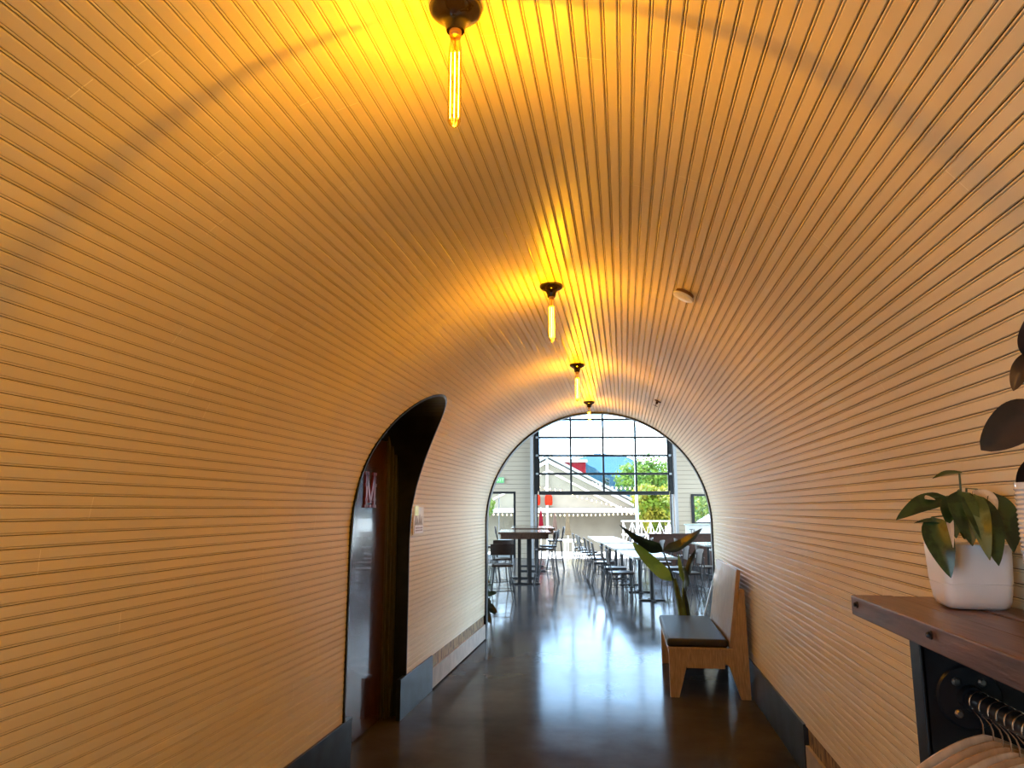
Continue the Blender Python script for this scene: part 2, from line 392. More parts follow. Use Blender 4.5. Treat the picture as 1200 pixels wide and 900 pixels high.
# glossy door with its frame, set back in the doorway
d1 = sempty('door_1', (XD, 5.0, 0))
MB().box((-0.045, -0.50, 0.008), (0.0, 0.485, 2.07)).build('door_leaf', M_door, d1, bevel=0.003)
MB().box((-0.06, -0.66, 0), (0.004, -0.505, 2.40)).build('door_frame', M_frame, d1, bevel=0.002)
mb = MB(); mb.box((-0.06, 0.49, 0), (0.012, 0.535, 2.12)); mb.box((-0.06, 0.54, 0), (0.03, 0.57, 2.12)); mb.box((-0.06, 0.575, 0), (0.05, 0.66, 2.12))
mb.build('door_frame', M_frame, d1, bevel=0.002)
MB().box((-0.06, -0.66, 2.075), (0.004, 0.66, 2.42)).build('transom_panel', M_steel, d1)
# the restroom letter: slab-serif M with spurs half-way
mb = MB(); a = 0.011
def bar(p, q, wd):
    p = Vector((0, p[0], p[1])); q = Vector((0, q[0], q[1])); d = (q - p).normalized(); s_ = Vector((0, -d.z, d.y)) * wd / 2
    f = Vector((a, 0, 0)); vs = [p + s_, p - s_, q - s_, q + s_]
    mb.add([v for v in vs] + [v + f for v in vs], [(0, 1, 2, 3), (7, 6, 5, 4), (0, 4, 5, 1), (1, 5, 6, 2), (2, 6, 7, 3), (3, 7, 4, 0)])
for sx in (-1, 1):
    bar((sx * 0.085, -0.125), (sx * 0.085, 0.125), 0.034)
    bar((sx * 0.085, 0.112), (sx * 0.004, -0.085), 0.034)
    bar((sx * 0.085 - 0.036, 0.118), (sx * 0.085 + 0.036, 0.118), 0.020)
    bar((sx * 0.085 - 0.034, -0.118), (sx * 0.085 + 0.034, -0.118), 0.020)
    bar((sx * 0.085 - 0.028, 0.035), (sx * 0.085 + 0.034, 0.035), 0.024)
    bar((sx * 0.085 - 0.026, -0.070), (sx * 0.085 + 0.026, -0.070), 0.018)
bar((-0.022, -0.085), (0.022, -0.085), 0.022); bar((-0.018, -0.118), (0.018, -0.118), 0.022)
L_ = mb.build('letter', M_redletter, d1); L_.location = (0.001, 0.10, 1.685)
L_['label'] = 'dark red letter M'
# placard beside the doorway
pl = thing('restroom_placard', 'small cream and brass restroom placard on the boards beside the doorway', 'sign', (XL + 0.004, 5.88, 1.463))
MB().box((0, -0.155, -0.122), (0.010, 0.155, 0.122)).build('backing', mat('placard_cream', (0.66, 0.60, 0.44), 0.35, noise=0.1, nscale=15), pl, bevel=0.004)
mb = MB(); mb.box((0.010, -0.13, 0.03), (0.013, -0.02, 0.108)); mb.build('brass_panel', mat('brass_yellow', (0.66, 0.58, 0.16), 0.3, 0.4, noise=0.1), pl)
mb = MB()
for k, (yy, hh) in enumerate([(-0.08, 0.09), (-0.03, 0.06), (0.03, 0.085), (0.08, 0.07)]): mb.prism([(yy - 0.028, -0.045), (yy + 0.028, -0.045), (yy, -0.045 + hh)], 0.010, 0.012, 0)
mb.build('emblem', mat('placard_brown', (0.30, 0.23, 0.13), 0.5, noise=0.1), pl)
MB().box((0.010, -0.13, -0.112), (0.013, 0.13, -0.052)).build('label_plate', mat('placard_white', (0.75, 0.72, 0.68), 0.4, noise=0.05), pl)
mb = MB()
for r_ in range(2):
    for k in range(7): mb.box((0.013, -0.10 + k * 0.030, -0.075 - r_ * 0.020), (0.0145, -0.10 + k * 0.030 + 0.019, -0.064 - r_ * 0.020))
mb.build('raised_dots', mat('placard_dots', (0.33, 0.25, 0.20), 0.5, noise=0.1), pl)

# steel edge round the hall end of the tunnel
mb = MB(); vs = []; fs = []
prof = [(XL, z) for z in (0, 0.6, 1.2)] + [(XC - R * math.cos(PI * k / 48), ZS + R * math.sin(PI * k / 48)) for k in range(49)] + [(XR, z) for z in (1.2, 0.6, 0)]
for (x, z) in prof:
    d = Vector((x - XC, max(z - ZS, 0))); d.normalize()
    xi, zi = x - d.x * 0.018, z - d.y * 0.018; xo, zo = x + d.x * 0.03, z + d.y * 0.03
    vs += [(xi, Y1 - 0.004, zi), (xi, Y1 + 0.10, zi), (xo, Y1 + 0.10, zo), (xo, Y1 - 0.004, zo)]
for i in range(len(prof) - 1):
    for k in range(4): fs.append((i * 4 + k, i * 4 + (k + 1) % 4, (i + 1) * 4 + (k + 1) % 4, (i + 1) * 4 + k))
mb.add(vs, fs); struct(mb.build('trim_arch_edge', M_steel))

# floor
mb = MB(); FP = [(-9, Y0 - 1.5), (9, Y0 - 1.5), (9.5, 12)] + [tuple(hw(9.5, 14.62)[:2]), tuple(hw(-9, 14.62)[:2])]
mb.prism(FP, -0.12, 0.0, 2); struct(mb.build('floor', M_floor))

# entrance end behind the camera: plain wall, unseen glazed side door
mb = MB(); ye = Y0
mb.box((-2.1, ye - 0.12, 0), (1.5, ye, 3))
struct(mb.build('wall_entrance', M_siding))
d4 = sempty('door_side_unseen', (XL - 0.05, SIDE_C, 0)); h_ = SIDE_H  # unseen door read from daylight on the pot, widened for more light
cheek = [(-.06, 0), (.066, 0), (.066, 1.365)] + [(.066 + 1.36 * (1 - math.cos(a_)), 1.365 + 1.36 * math.sin(a_)) for a_ in (.12, .24, .36, .466)] + [(-.06, 1.99)]
mb = MB(); mb.prism(cheek, -h_ - .05, -h_ + .06, 1); mb.prism(cheek, h_ - .06, h_ + .05, 1); mb.box((-0.06, -h_ - .05, 1.90), (0.215, h_ + .05, 1.985)); mb.box((-0.03, -h_ + .06, 0), (0.03, h_ - .06, 0.12)); mb.box((-.03, -.05, .12), (.03, .05, 1.9))
mb.build('door_frame', M_blackalu, d4); MB().box((-0.006, -h_ + .06, 0.12), (0.006, h_ - .06, 1.90)).build('pane', M_glass, d4)

# ------------------------------------------------------------------ hall shell
HZ = 5.0
mb = MB()
mb.add([(-8.5, Y1 + .05, 0), (XL - .02, Y1 + .05, 0), (XL - .02, Y1 + .05, HZ), (-8.5, Y1 + .05, HZ)], [(0, 1, 2, 3)])
mb.add([(XR + .02, Y1 + .05, 0), (9, Y1 + .05, 0), (9, Y1 + .05, HZ), (XR + .02, Y1 + .05, HZ)], [(0, 1, 2, 3)])
for k in range(48):
    t0, t1 = PI - PI * k / 48, PI - PI * (k + 1) / 48; r_ = R + .02
    a_, b_ = (XC + r_ * math.cos(t0), ZS + r_ * math.sin(t0)), (XC + r_ * math.cos(t1), ZS + r_ * math.sin(t1))
    mb.add([(a_[0], Y1 + .05, a_[1]), (b_[0], Y1 + .05, b_[1]), (b_[0], Y1 + .05, HZ), (a_[0], Y1 + .05, HZ)], [(0, 1, 2, 3)])
struct(mb.build('wall_hall_near', M_siding))
UL, UR, VF = -5.5, 6.5, 14.6
def hall_wall(name, rects, axis, c, t=0.16, holes=()):
    mb = MB()
    for (a0, a1, z0, z1) in rects:
        if axis == 'v': mb.box((a0, c, z0), (a1, c + t, z1))
        else: mb.box((c, a0, z0), (c + t, a1, z1))
    o = mb.build(name, M_siding); o.matrix_world = HM; return struct(o)
# far wall: glass door at left, roll-up door in the middle, window at right
DL0, DL1, RU0, RU1, W0, W1 = -2.95, -1.07, -0.46, 3.98, 4.54, 6.0
hall_wall('wall_far', [(UL - .2, DL0, 0, HZ), (DL0, DL1, 2.09, HZ), (DL1, RU0, 0, HZ), (RU0, RU1, 4.62, HZ), (RU1, W0, 0, HZ), (W0, W1, 0, 1.09), (W0, W1, 2.01, HZ), (W1, UR + .2, 0, HZ)], 'v', VF)
def side_rects(wins, z0, z1, a0=-2.2, a1=VF + .1):
    r = []; p = a0
    for (b0, b1) in wins: r += [(p, b0, 0, HZ), (b0, b1, 0, z0), (b0, b1, z1, HZ)]; p = b1
    r.append((p, a1, 0, HZ)); return r
WL = [(1.2, 5.2), (5.6, 9.6), (10.0, 14.0)]; WR = [(1.2, 5.2), (5.6, 9.6), (10.0, 14.0)]; WZ0, WZ1 = 0.15, 4.65; WH = (WZ1 - WZ0) / 2  # unseen side windows, added full height to carry daylight into the tunnel
hall_wall('wall_hall_left', side_rects(WL, WZ0, WZ1), 'u', UL - 0.16)
hall_wall('wall_hall_right', side_rects(WR, WZ0, WZ1), 'u', UR)
def added_side_window(n, u, b0, b1):
    e = sempty('window_%d' % n); e.matrix_world = HM @ Matrix.Translation((u, (b0 + b1) / 2, (WZ0 + WZ1) / 2)); h = (b1 - b0) / 2
    mb = MB()
    for s_ in (-1, 1):
        mb.box((-0.03, s_ * h - 0.05, -WH), (0.03, s_ * h + 0.05, WH)); mb.box((-0.03, -h, s_ * WH - 0.05), (0.03, h, s_ * WH + 0.05))
    mb.box((-0.025, -0.025, -WH), (0.025, 0.025, WH)); mb.box((-0.025, -h, -0.025), (0.025, h, 0.025))
    mb.build('window_frame', M_blackalu, e); MB().box((-0.004, -h, -WH), (0.004, h, WH)).build('pane', M_glass, e)
n_ = 2
for (b0, b1) in WL: added_side_window(n_, UL - 0.08, b0, b1); n_ += 1
for (b0, b1) in WR: added_side_window(n_, UR + 0.08, b0, b1); n_ += 1
mb = MB(); mb.box((UL - .3, -2.6, HZ), (UR + .4, VF + .2, HZ + .15)); o = mb.build('ceiling_hall', M_ceil); o.matrix_world = HM; struct(o)

# roll-up glass door, half raised
d2 = sempty('door_2'); d2.matrix_world = HM @ Matrix.Translation((0, VF - 0.06, 0))
MB().box((-0.33, -0.03, 1.98), (3.84, 0.03, 2.10)).build('bottom_rail', M_blackalu, d2, bevel=0.004)
zz = [2.10, 2.65, 3.235, 3.82, 4.405, 4.60]; uu = [-0.33, 0.71, 1.755, 2.80, 3.84]
for z in zz[1:]: MB().box((-0.33, -0.025, z - 0.035), (3.84, 0.025, z + 0.035)).build('rail', M_blackalu, d2, bevel=0.003)
for u in uu: MB().box((u - 0.032, -0.024, 2.1), (u + 0.032, 0.024, 4.6)).build('stile', M_blackalu, d2)
for i in range(5):
    for j in range(4): MB().box((uu[j] + .03, -0.004, zz[i] + .03), (uu[j + 1] - .03, 0.004, zz[i + 1] - .03)).build('pane', M_glass, d2)
for u, s_ in ((-0.33, -1), (3.84, 1)):
    mb = MB(); a_, b_ = sorted((u + s_ * 0.03, u + s_ * 0.14)); mb.box((a_, -0.05, 2.0), (b_, 0.05, 4.6)); mb.build('track', M_blackalu, d2)
    for z in zz[1:]:
        mb = MB(); mb.box((u + s_ * .05 - .04, -0.075, z - .03), (u + s_ * .05 + .04, -0.05, z + .03)); mb.build('roller_hinge', M_grayalu, d2)
for u0, u1, m in ((-0.60, -0.50, M_guide), (4.0, 4.09, M_guide), (-0.46, -0.40, M_grayalu), (3.90, 3.96, M_grayalu), (-0.40, -0.36, M_blackalu), (3.86, 3.90, M_blackalu)):
    mb = MB(); mb.box((u0, -0.10 if m is M_guide else -0.02, 0), (u1, 0.05, 2.06 if m is not M_guide else 4.95)); mb.build('side_guide', m, d2)
# glass door at left
d3 = sempty('door_3'); d3.matrix_world = HM @ Matrix.Translation((0, VF + 0.05, 0))
mb = MB()
for u in (DL0, DL1 - 0.07): mb.box((u, -0.05, 0), (u + .07, 0.05, 2.09))
mb.box((DL0, -0.05, 2.02), (DL1, 0.05, 2.09)); mb.build('door_frame', M_blackalu, d3)
mb = MB(); mb.box((-2.05, -0.02, 0), (-2.01, 0.02, 2.02)); mb.box((-1.62, -0.012, 0.05), (-1.595, 0.012, 2.02)); mb.box((DL0 + .07, -.02, 0), (DL1 - .07, .02, .12)); mb.build('door_stile', M_grayalu, d3)
MB().box((DL0 + .07, -0.004, .12), (DL1 - .07, 0.004, 2.02)).build('pane', M_glass, d3)
# window at right
d5 = sempty('window_1'); d5.matrix_world = HM @ Matrix.Translation((0, VF + 0.05, 0))
mb = MB()
for u in (W0, W1 - .08): mb.box((u, -0.08, 1.09), (u + .09, 0.05, 2.01))
mb.box((W0, -0.08, 1.94), (W1, 0.05, 2.01)); mb.box((W0, -0.08, 1.09), (W1, 0.05, 1.13)); mb.build('window_frame', M_blackalu, d5)
MB().box((W0 + .09, -0.004, 1.13), (W1 - .08, 0.004, 1.94)).build('pane', M_glass, d5)
# exit sign
ex = thing('exit_sign', 'green lit exit sign on the cream hall wall above the glass door', 'sign'); ex.matrix_world = HM @ Matrix.Translation((-1.60, VF, 2.45))
MB().box((-0.165, -0.05, -0.10), (0.165, 0.0, 0.10)).build('housing', M_grayalu, ex, bevel=0.006)
MB().box((-0.15, -0.056, -0.085), (0.15, -0.05, 0.085)).build('face', emit('exit_green', (0.10, 0.42, 0.12), 0.45), ex)
me = text_mesh('EXIT', 0.15, 0.002, 'exit_lettering'); me.materials.append(emit('exit_letters', (0.55, 0.9, 0.5), 0.6))
o = bpy.data.objects.new('lettering', me); C.objects.link(o); o.parent = ex; o.location = (0, -0.058, 0); o.rotation_euler = (PI / 2, 0, 0)

# ------------------------------------------------------------------ pendant lamps
def lamp(y, label, first=None):
    if first is not None: return dup(first, (-0.352, y, 2.724), 0, label, 'amber tube bulbs along the crown')
    t = thing('ceiling_lamp', label, 'lamp', (-0.352, y, 2.724), 0, 'amber tube bulbs along the crown')
    MB().lathe([(0.0, 0.002), (0.060, 0.002), (0.063, -0.005), (0.061, -0.013), (0.054, -0.020), (0.040, -0.027), (0.030, -0.034), (0.0255, -0.044), (0.0235, -0.056), (0.021, -0.064), (0.0, -0.064)], 36).build('canopy', M_black, t, smooth=True)
    MB().lathe([(0.0, -0.060), (0.0145, -0.060), (0.0145, -0.070), (0.013, -0.073), (0.0145, -0.076), (0.013, -0.079), (0.0, -0.082)], 20).build('socket_collar', M_brass, t, smooth=True)
    b = MB().lathe([(0.012, -0.076), (0.0125, -0.092), (0.0150, -0.106), (0.0158, -0.125), (0.0158, -0.285), (0.0150, -0.294), (0.0115, -0.302), (0.006, -0.3065), (0.0, -0.3075)], 24).build('bulb', M_amber, t, smooth=True)
    f = MB()
    for x, r_ in ((0, .00046), (-.0098, .00022), (.0098, .00022)): f.tube([(x, 0, -0.118), (x, 0, -0.285)], r_, 6, cap=False)
    f.build('filament', M_fil, b)
    g = MB(); g.tube([(0, 0, -0.08), (0, 0, -0.112)], 0.002, 6); g.tube([(-0.0098, 0, -0.1175), (0, 0, -0.112), (0.0098, 0, -0.1175)], 0.0005, 5); g.build('support_stem', M_brass, b)
    return t
l1 = lamp(1.50, 'amber tube bulb on a black ceramic holder, nearest and largest under the crown')
l1.location.x = -0.364
lamp(3.70, 'lit amber tube bulb on black holder, second down the tunnel', l1)
lamp(5.87, 'lit amber tube bulb on black holder, third down the tunnel', l1)
lamp(8.00, 'lit amber tube bulb nearest the hall, hanging in front of the paned roll-up door', l1)
lamp(-0.64, 'amber tube bulb on a black holder behind the camera towards the entrance', l1)
# white ceiling disc and sprinkler
def on_vault(x): 
    z = ZS + math.sqrt(R * R - (x - XC) ** 2); n_v = Vector((XC - x, 0, ZS - z)).normalized(); return z, n_v
z, nv = on_vault(0.315)
t = thing('ceiling_speaker', 'small white round disc with a rim coloured brown as shade on the vaulted ceiling', 'detector'); t.matrix_world = Matrix.Translation((0.315, 3.40, z)) @ nv.to_track_quat('Z', 'Y').to_matrix().to_4x4()
MB().lathe([(0, -.004), (0.045, -.004), (0.045, 0.016), (0.040, 0.018), (0, 0.018)], 28).build('rim', mat('rim_shade_brown', (0.16, 0.07, 0.02), 0.4, noise=0.1), t, smooth=True)  # brown here stands for the shade and glow round the disc
MB().lathe([(0, 0.017), (0.052, 0.017), (0.054, 0.021), (0.050, 0.027), (0.02, 0.030), (0, 0.030)], 28).build('face', M_white, t, smooth=True)
z, nv = on_vault(0.343)
t = thing('sprinkler_head', 'small dark star shaped sprinkler head on the vaulted ceiling near the hall', 'sprinkler'); t.matrix_world = Matrix.Translation((0.343, 6.85, z)) @ nv.to_track_quat('Z', 'Y').to_matrix().to_4x4()
M_bronze = mat('dark_bronze', (0.05, 0.032, 0.02), 0.4, 0.8, noise=0.1)
MB().lathe([(0, -.003), (0.035, -.003), (0.030, 0.006), (0.012, 0.010), (0.010, 0.03), (0, 0.03)], 20).build('escutcheon', M_bronze, t, smooth=True)
mb = MB(); mb.tube([(-0.012, 0, 0.02), (-0.016, 0, 0.035), (0, 0, 0.05)], 0.003, 6); mb.tube([(0.012, 0, 0.02), (0.016, 0, 0.035), (0, 0, 0.05)], 0.003, 6)
for k in range(6): mb.box((0.004, -0.005, 0.049), (0.022, 0.005, 0.051), Matrix.Rotation(PI * k / 3, 4, 'Z'))
mb.build('deflector', M_bronze, t)

# ------------------------------------------------------------------ bench
bn = thing('bench', 'oak bench with black vinyl seat and raked wooden back against the right wall', 'bench', (0.66, 7.2, 0))
BY0, BY1 = -0.70, 0.70     # local y ends
def bx(x): return x - 0.66
for y in (BY0, BY1 - 0.045):
    MB().prism([(bx(.345), 0), (bx(.418), 0), (bx(.525), .385), (bx(.345), .385)], y, y + .045, 1).build('front_leg', M_oak, bn, bevel=.003)
    MB().prism([(bx(.918), 0), (bx(.996), 0), (bx(.985), .872), (bx(.978), .882), (bx(.945), .882), (bx(.868), .40), (bx(.80), .40), (bx(.80), .29), (bx(.835), .25)], y, y + .045, 1).build('rear_leg', M_oak, bn, bevel=.003)
    MB().prism([(bx(.46), .385), (bx(.80), .385), (bx(.80), .26), (bx(.80), .235), (bx(.49), .235)], y + .008, y + .040, 1).build('end_apron', M_oak, bn, bevel=.002)
MB().box((bx(.37), BY0 + .05, .255), (bx(.395), BY1 - .05, .383)).build('front_apron', M_oak, bn, bevel=.002)
MB().box((bx(.335), BY0 - .004, .383), (bx(.84), BY1 + .004, .402)).build('seat_board', M_oak, bn, bevel=.003)
MB().box((bx(.330), BY0 - .002, .4025), (bx(.832), BY1, .470)).build('seat_cushion', M_vinyl, bn, bevel=.024, smooth=True, seg=4)
MB().prism([(bx(.838), .404), (bx(.872), .404), (bx(.962), 1.035), (bx(.928), 1.04)], BY0, BY1, 1).build('backrest', M_veneer, bn, bevel=.003)
# slim metal rod standing behind the bench
rod = MB().tube([(0.745, 8.62, 0.0), (0.88, 8.68, 0.42), (1.019, 8.74, 0.85)], 0.009, 10).build('metal_rod', mat('grey_metal', (0.24, 0.24, 0.25), 0.4, 0.8, noise=0.05))
tag(rod, 'thin grey metal rod leaning against the arch edge behind the bench', 'rod')

# ------------------------------------------------------------------ leaf materials and plants
def leaf_mat(name, c1, c2, rough=0.35, scale=6.0, lo=0.45, hi=0.55, trans=0.0):
    k = N(name); k.set(Roughness=rough); tco = k.n('ShaderNodeTexCoord'); t = k.n('ShaderNodeTexNoise')
    t.inputs['Scale'].default_value = scale; t.inputs['Detail'].default_value = 4
    k.l(tco.outputs['Object'], t.inputs['Vector']); r = k.n('ShaderNodeValToRGB')
    r.color_ramp.elements[0].position = lo; r.color_ramp.elements[1].position = hi
    r.color_ramp.elements[0].color = rgb(c1); r.color_ramp.elements[1].color = rgb(c2)
    k.l(t.outputs['Fac'], r.inputs['Fac']); k.l(r.outputs['Color'], k.b.inputs['Base Color'])
    if trans:
        tl = k.n('ShaderNodeBsdfTranslucent'); k.l(r.outputs['Color'], tl.inputs['Color']); mx = k.n('ShaderNodeMixShader'); mx.inputs[0].default_value = trans
        k.l(k.b.outputs[0], mx.inputs[1]); k.l(tl.outputs[0], mx.inputs[2]); k.l(mx.outputs[0], k.t.nodes['Material Output'].inputs['Surface'])
    return k.m
M_poth = leaf_mat('variegated_leaf', (0.009, 0.030, 0.010), (0.030, 0.070, 0.022), 0.33, 25)
M_poth2 = leaf_mat('pale_half_leaf', (0.035, 0.075, 0.025), (0.10, 0.15, 0.07), 0.35, 20)
M_pothw = leaf_mat('cream_leaf', (0.55, 0.50, 0.42), (0.72, 0.68, 0.60), 0.4, 20)
M_stem = mat('green_stem', (0.07, 0.12, 0.04), 0.5, noise=0.2)
M_darkleaf = leaf_mat('dark_rubber_leaf', (0.012, 0.008, 0.008), (0.035, 0.020, 0.018), 0.30, 9)
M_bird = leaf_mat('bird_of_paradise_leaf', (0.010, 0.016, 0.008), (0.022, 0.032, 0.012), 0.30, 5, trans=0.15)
M_birdlit = leaf_mat('bird_leaf_lit_olive', (0.10, 0.12, 0.012), (0.16, 0.18, 0.02), 0.38, 5, trans=0.45)  # lit copy of the leaf above: brightness put into the colour

# shelf with its posts, rail and hangers
sh = thing('wall_shelf', 'dark reclaimed wood shelf on steel posts with a hanging rail below, on the right wall', 'shelf', (0, 0, 0))
SX0, SY1, SZ1, SZ0 = 0.680, 2.42, 1.290, 1.232
for (x0, x1, dz) in ((SX0, .80, 0), (.803, .915, -.002), (.918, 1.022, 0.001)):
    MB().box((x0, .72, SZ0), (x1, SY1, SZ1 + dz)).build('plank', M_reclaimed, sh, bevel=.004)
for y in (2.36, 1.83):
    Mx = Matrix.Translation((SX0, y, 1.268)) @ Matrix.Rotation(-PI / 2, 4, 'Y')
    MB().lathe([(0, -.002), (0.010, -.002), (0.010, .003), (0, .003)], 16, Mx).build('washer', M_bronze, sh)
    MB().lathe([(0, 0), (0.0065, 0), (0.0065, .008), (0.004, .011), (0, .011)], 6, Mx).build('bolt', M_steel, sh)
for y in (1.93, 0.80):
    mb = MB(); mb.box((.692, y, 0), (1.020, y + .012, SZ0)); mb.box((.688, y, 0), (.700, y + .062, SZ0)); mb.box((1.008, y, 0), (1.02, y + .062, SZ0)); mb.build('post', M_steel, sh, bevel=.002)
def ydisc(prof, x, y, z, n=28): return MB().lathe(prof, n, Matrix.Translation((x, y, z)) @ Matrix.Rotation(PI / 2, 4, 'X'))
RX, RZ = 0.786, 1.116
ydisc([(0, 0), (0.070, 0), (0.072, .004), (0.068, .009), (0.030, .012), (0.027, .030), (0, .030)], RX, 1.93, RZ).build('flange', M_steel, sh, smooth=True)
M_boltsteel = mat('worn_bolt_steel', (0.25, 0.24, 0.22), 0.35, 0.9, noise=0.2)
for a_ in (0.9, -0.9, PI + .9, PI - .9): ydisc([(0, .008), (0.010, .008), (0.010, .014), (0.006, .018), (0, .018)], RX + .045 * math.cos(a_), 1.93, RZ + .045 * math.sin(a_), 10).build('flange_bolt', M_boltsteel, sh)
MB().tube([(RX, 1.92, RZ), (RX, .82, RZ)], 0.021, 18).build('rail', M_steel, sh, smooth=True)
M_hang = [mat('pale_hanger_wood', (0.48, 0.36, 0.24), 0.4, noise=0.15, nscale=8, stretch=(6, 1, 1)), mat('tan_hanger_wood', (0.40, 0.24, 0.12), 0.4, noise=0.15, nscale=8, stretch=(6, 1, 1))]
M_wire = mat('polished_hook_wire', (0.7, 0.62, 0.55), 0.2, 1.0, noise=0.05)
def hanger(y, label, k, rz, first=None):
    if first is not None: return dup(first, (RX, y, RZ), rz, label, 'wooden hangers on the rail')
    t = thing('coat_hanger', label, 'hanger', (RX, y, RZ), rz, 'wooden hangers on the rail')
    hk = [(0.0235 * math.cos(a), 0, 0.0235 * math.sin(a) + .0005) for a in [PI * (-0.08 + 1.08 * i / 12) for i in range(13)]]
    hk = [(-p[0], p[1], p[2]) for p in hk][::-1]
    MB().tube(hk[::-1] + [(-0.020, 0, -0.012), (-0.004, 0, -0.032), (0, 0, -0.045), (0, 0, -0.072)], 0.0019, 8).build('hook', M_wire, t, smooth=True)
    # contoured shoulders
    mb = MB(); n = 22; vs = []; fs = []
    for i in range(n + 1):
        q = i / n * 2 - 1; x = q * 0.215; zc = -0.082 - 0.095 * abs(q) ** 1.55 - 0.012 * (abs(q) > .0) * abs(q)
        hh = 0.017 * (1 - 0.35 * abs(q)); th_ = 0.0065 + 0.0075 * abs(q) ** 1.5; yo = -0.022 * q * q
        for a in range(10):
            an = 2 * PI * a / 10; vs.append((x, yo + th_ * math.cos(an), zc + hh * math.sin(an)))
    for i in range(n):
        for a in range(10): fs.append((i * 10 + a, i * 10 + (a + 1) % 10, (i + 1) * 10 + (a + 1) % 10, (i + 1) * 10 + a))
    fs += [tuple(range(9, -1, -1)), tuple(range(n * 10, n * 10 + 10))]
    mb.add(vs, fs).build('shoulders', M_hang[k], t, smooth=True)
    return t
ys = [1.872, 1.826, 1.786, 1.752, 1.718, 1.684, 1.650, 1.612, 1.576]
h0 = hanger(ys[0], 'pale wooden coat hanger at the end of the rail, nearest the round flange', 0, 0.06)
h1 = hanger(ys[1], 'tan wooden coat hanger, second along the rail from the round flange', 1, 0.05)
for i, y in enumerate(ys[2:]):
    hanger(y, '%s wooden coat hanger along the rail from the round flange' % ORD[i + 2], 0, (.05, .055, .06, .05, .045, .05, .06)[i], h0 if i % 2 else h1)

# white pot with a trailing variegated plant on the shelf
pp = thing('potted_plant', 'white square pot with a variegated trailing plant standing on the wooden shelf', 'plant', (0.918, 2.175, SZ1 + .001), math.radians(-7))
def rsq(half, r, n=6):
    out = []
    for (cx, cy, a0) in ((1, 1, 0), (-1, 1, PI / 2), (-1, -1, PI), (1, -1, 1.5 * PI)):
        for i in range(n + 1):
            a = a0 + PI / 2 * i / n; out.append((cx * (half - r) + r * math.cos(a), cy * (half - r) + r * math.sin(a)))
    return out
def stack(secs):
    mb = MB(); n = None; vs = []; fs = []
    for (half, r, z) in secs:
        p = rsq(half, r); n = len(p); vs += [(x, y, z) for x, y in p]
    for i in range(len(secs) - 1):
        for k in range(n): fs.append((i * n + k, i * n + (k + 1) % n, (i + 1) * n + (k + 1) % n, (i + 1) * n + k))
    fs.append(tuple(range(n - 1, -1, -1))); fs.append(tuple(range((len(secs) - 1) * n, len(secs) * n))); return mb.add(vs, fs)
stack([(.066, .026, 0), (.074, .030, .006), (.079, .030, .020), (.0835, .028, .062)]).build('saucer', M_pot, pp, smooth=True)
stack([(.0815, .028, .062), (.0815, .028, .0640), (.0840, .028, .0655), (.0875, .026, .162), (.0875, .026, .166), (.082, .024, .166), (.080, .024, .150)]).build('pot', M_pot, pp, smooth=True)
stack([(.0795, .024, .140), (.0795, .024, .152)]).build('soil', M_soil, pp)
PINV = (Matrix.Translation(pp.location) @ Matrix.Rotation(pp.rotation_euler.z, 4, 'Z')).inverted()
heart = lambda x: (math.sin(PI * x ** 0.62) ** 0.75) if 0 < x < 1 else 0.0
CEN = (0.915, 2.17, 1.47)
POTL = [  # base, tip, width, normal, material
 ((.903, 2.12, 1.647), (.829, 2.12, 1.630), .034, (0.1, -.35, 1), M_poth),
 ((.855, 2.11, 1.582), (.710, 2.07, 1.521), .058, (-.1, -.75, .75), M_poth),
 ((.802, 2.08, 1.528), (.814, 2.03, 1.377), .070, (-.35, -1, .1), M_poth),
 ((.835, 2.08, 1.514), (.757, 2.08, 1.512), .028, (0, -.4, 1), M_poth),
 ((.850, 2.08, 1.581), (.838, 2.035, 1.475), .052, (-.3, -1, .2), M_poth),
 ((.864, 2.06, 1.596), (.864, 2.01, 1.457), .066, (-.25, -1, .25), M_poth),
 ((.893, 2.06, 1.589), (.908, 1.985, 1.411), .086, (.15, -1, .35), M_poth),
 ((.900, 2.05, 1.585), (.885, 1.975, 1.425), .050, (-.6, -1, .3), M_poth2),
 ((.920, 2.08, 1.600), (.941, 2.04, 1.539), .060, (.2, -.8, .7), M_pothw),
 ((.960, 2.08, 1.590), (.962, 2.02, 1.441), .072, (.2, -1, .3), M_poth),
 ((.990, 2.10, 1.574), (.992, 2.06, 1.458), .050, (.3, -1, .2), M_poth),
 ((.912, 2.05, 1.564), (.893, 2.005, 1.437), .058, (0, -1, .2), M_poth),
 ((.930, 2.16, 1.585), (.905, 2.11, 1.500), .060, (0, -1, .5), M_poth),
 ((.840, 2.082, 1.560), (.825, 2.026, 1.452), .018, (-.2, -1, .2), M_pothw),
 ((.815, 2.094, 1.578), (.792, 2.086, 1.575), .030, (0, -.5, 1), M_pothw),
]
for (b, t_, w_, nrm, m) in POTL:
    mb = MB().leaf(b, t_, w_, nrm, sag=.10, fold=.22, n=14, wn=6, prof=heart); mb.v = [tuple(PINV @ Vector(v)) for v in mb.v]
    lf = mb.build('leaf', m, pp, smooth=True)
    st = MB().tube([CEN, (CEN[0] * .6 + b[0] * .4, CEN[1] * .6 + b[1] * .4, max(b[2] + .004, CEN[2] + .06)), b], [.0032, .0026, .0018], 6)
    st.v = [tuple(PINV @ Vector(v)) for v in st.v]; st.build('stem', M_stem, lf, smooth=True)

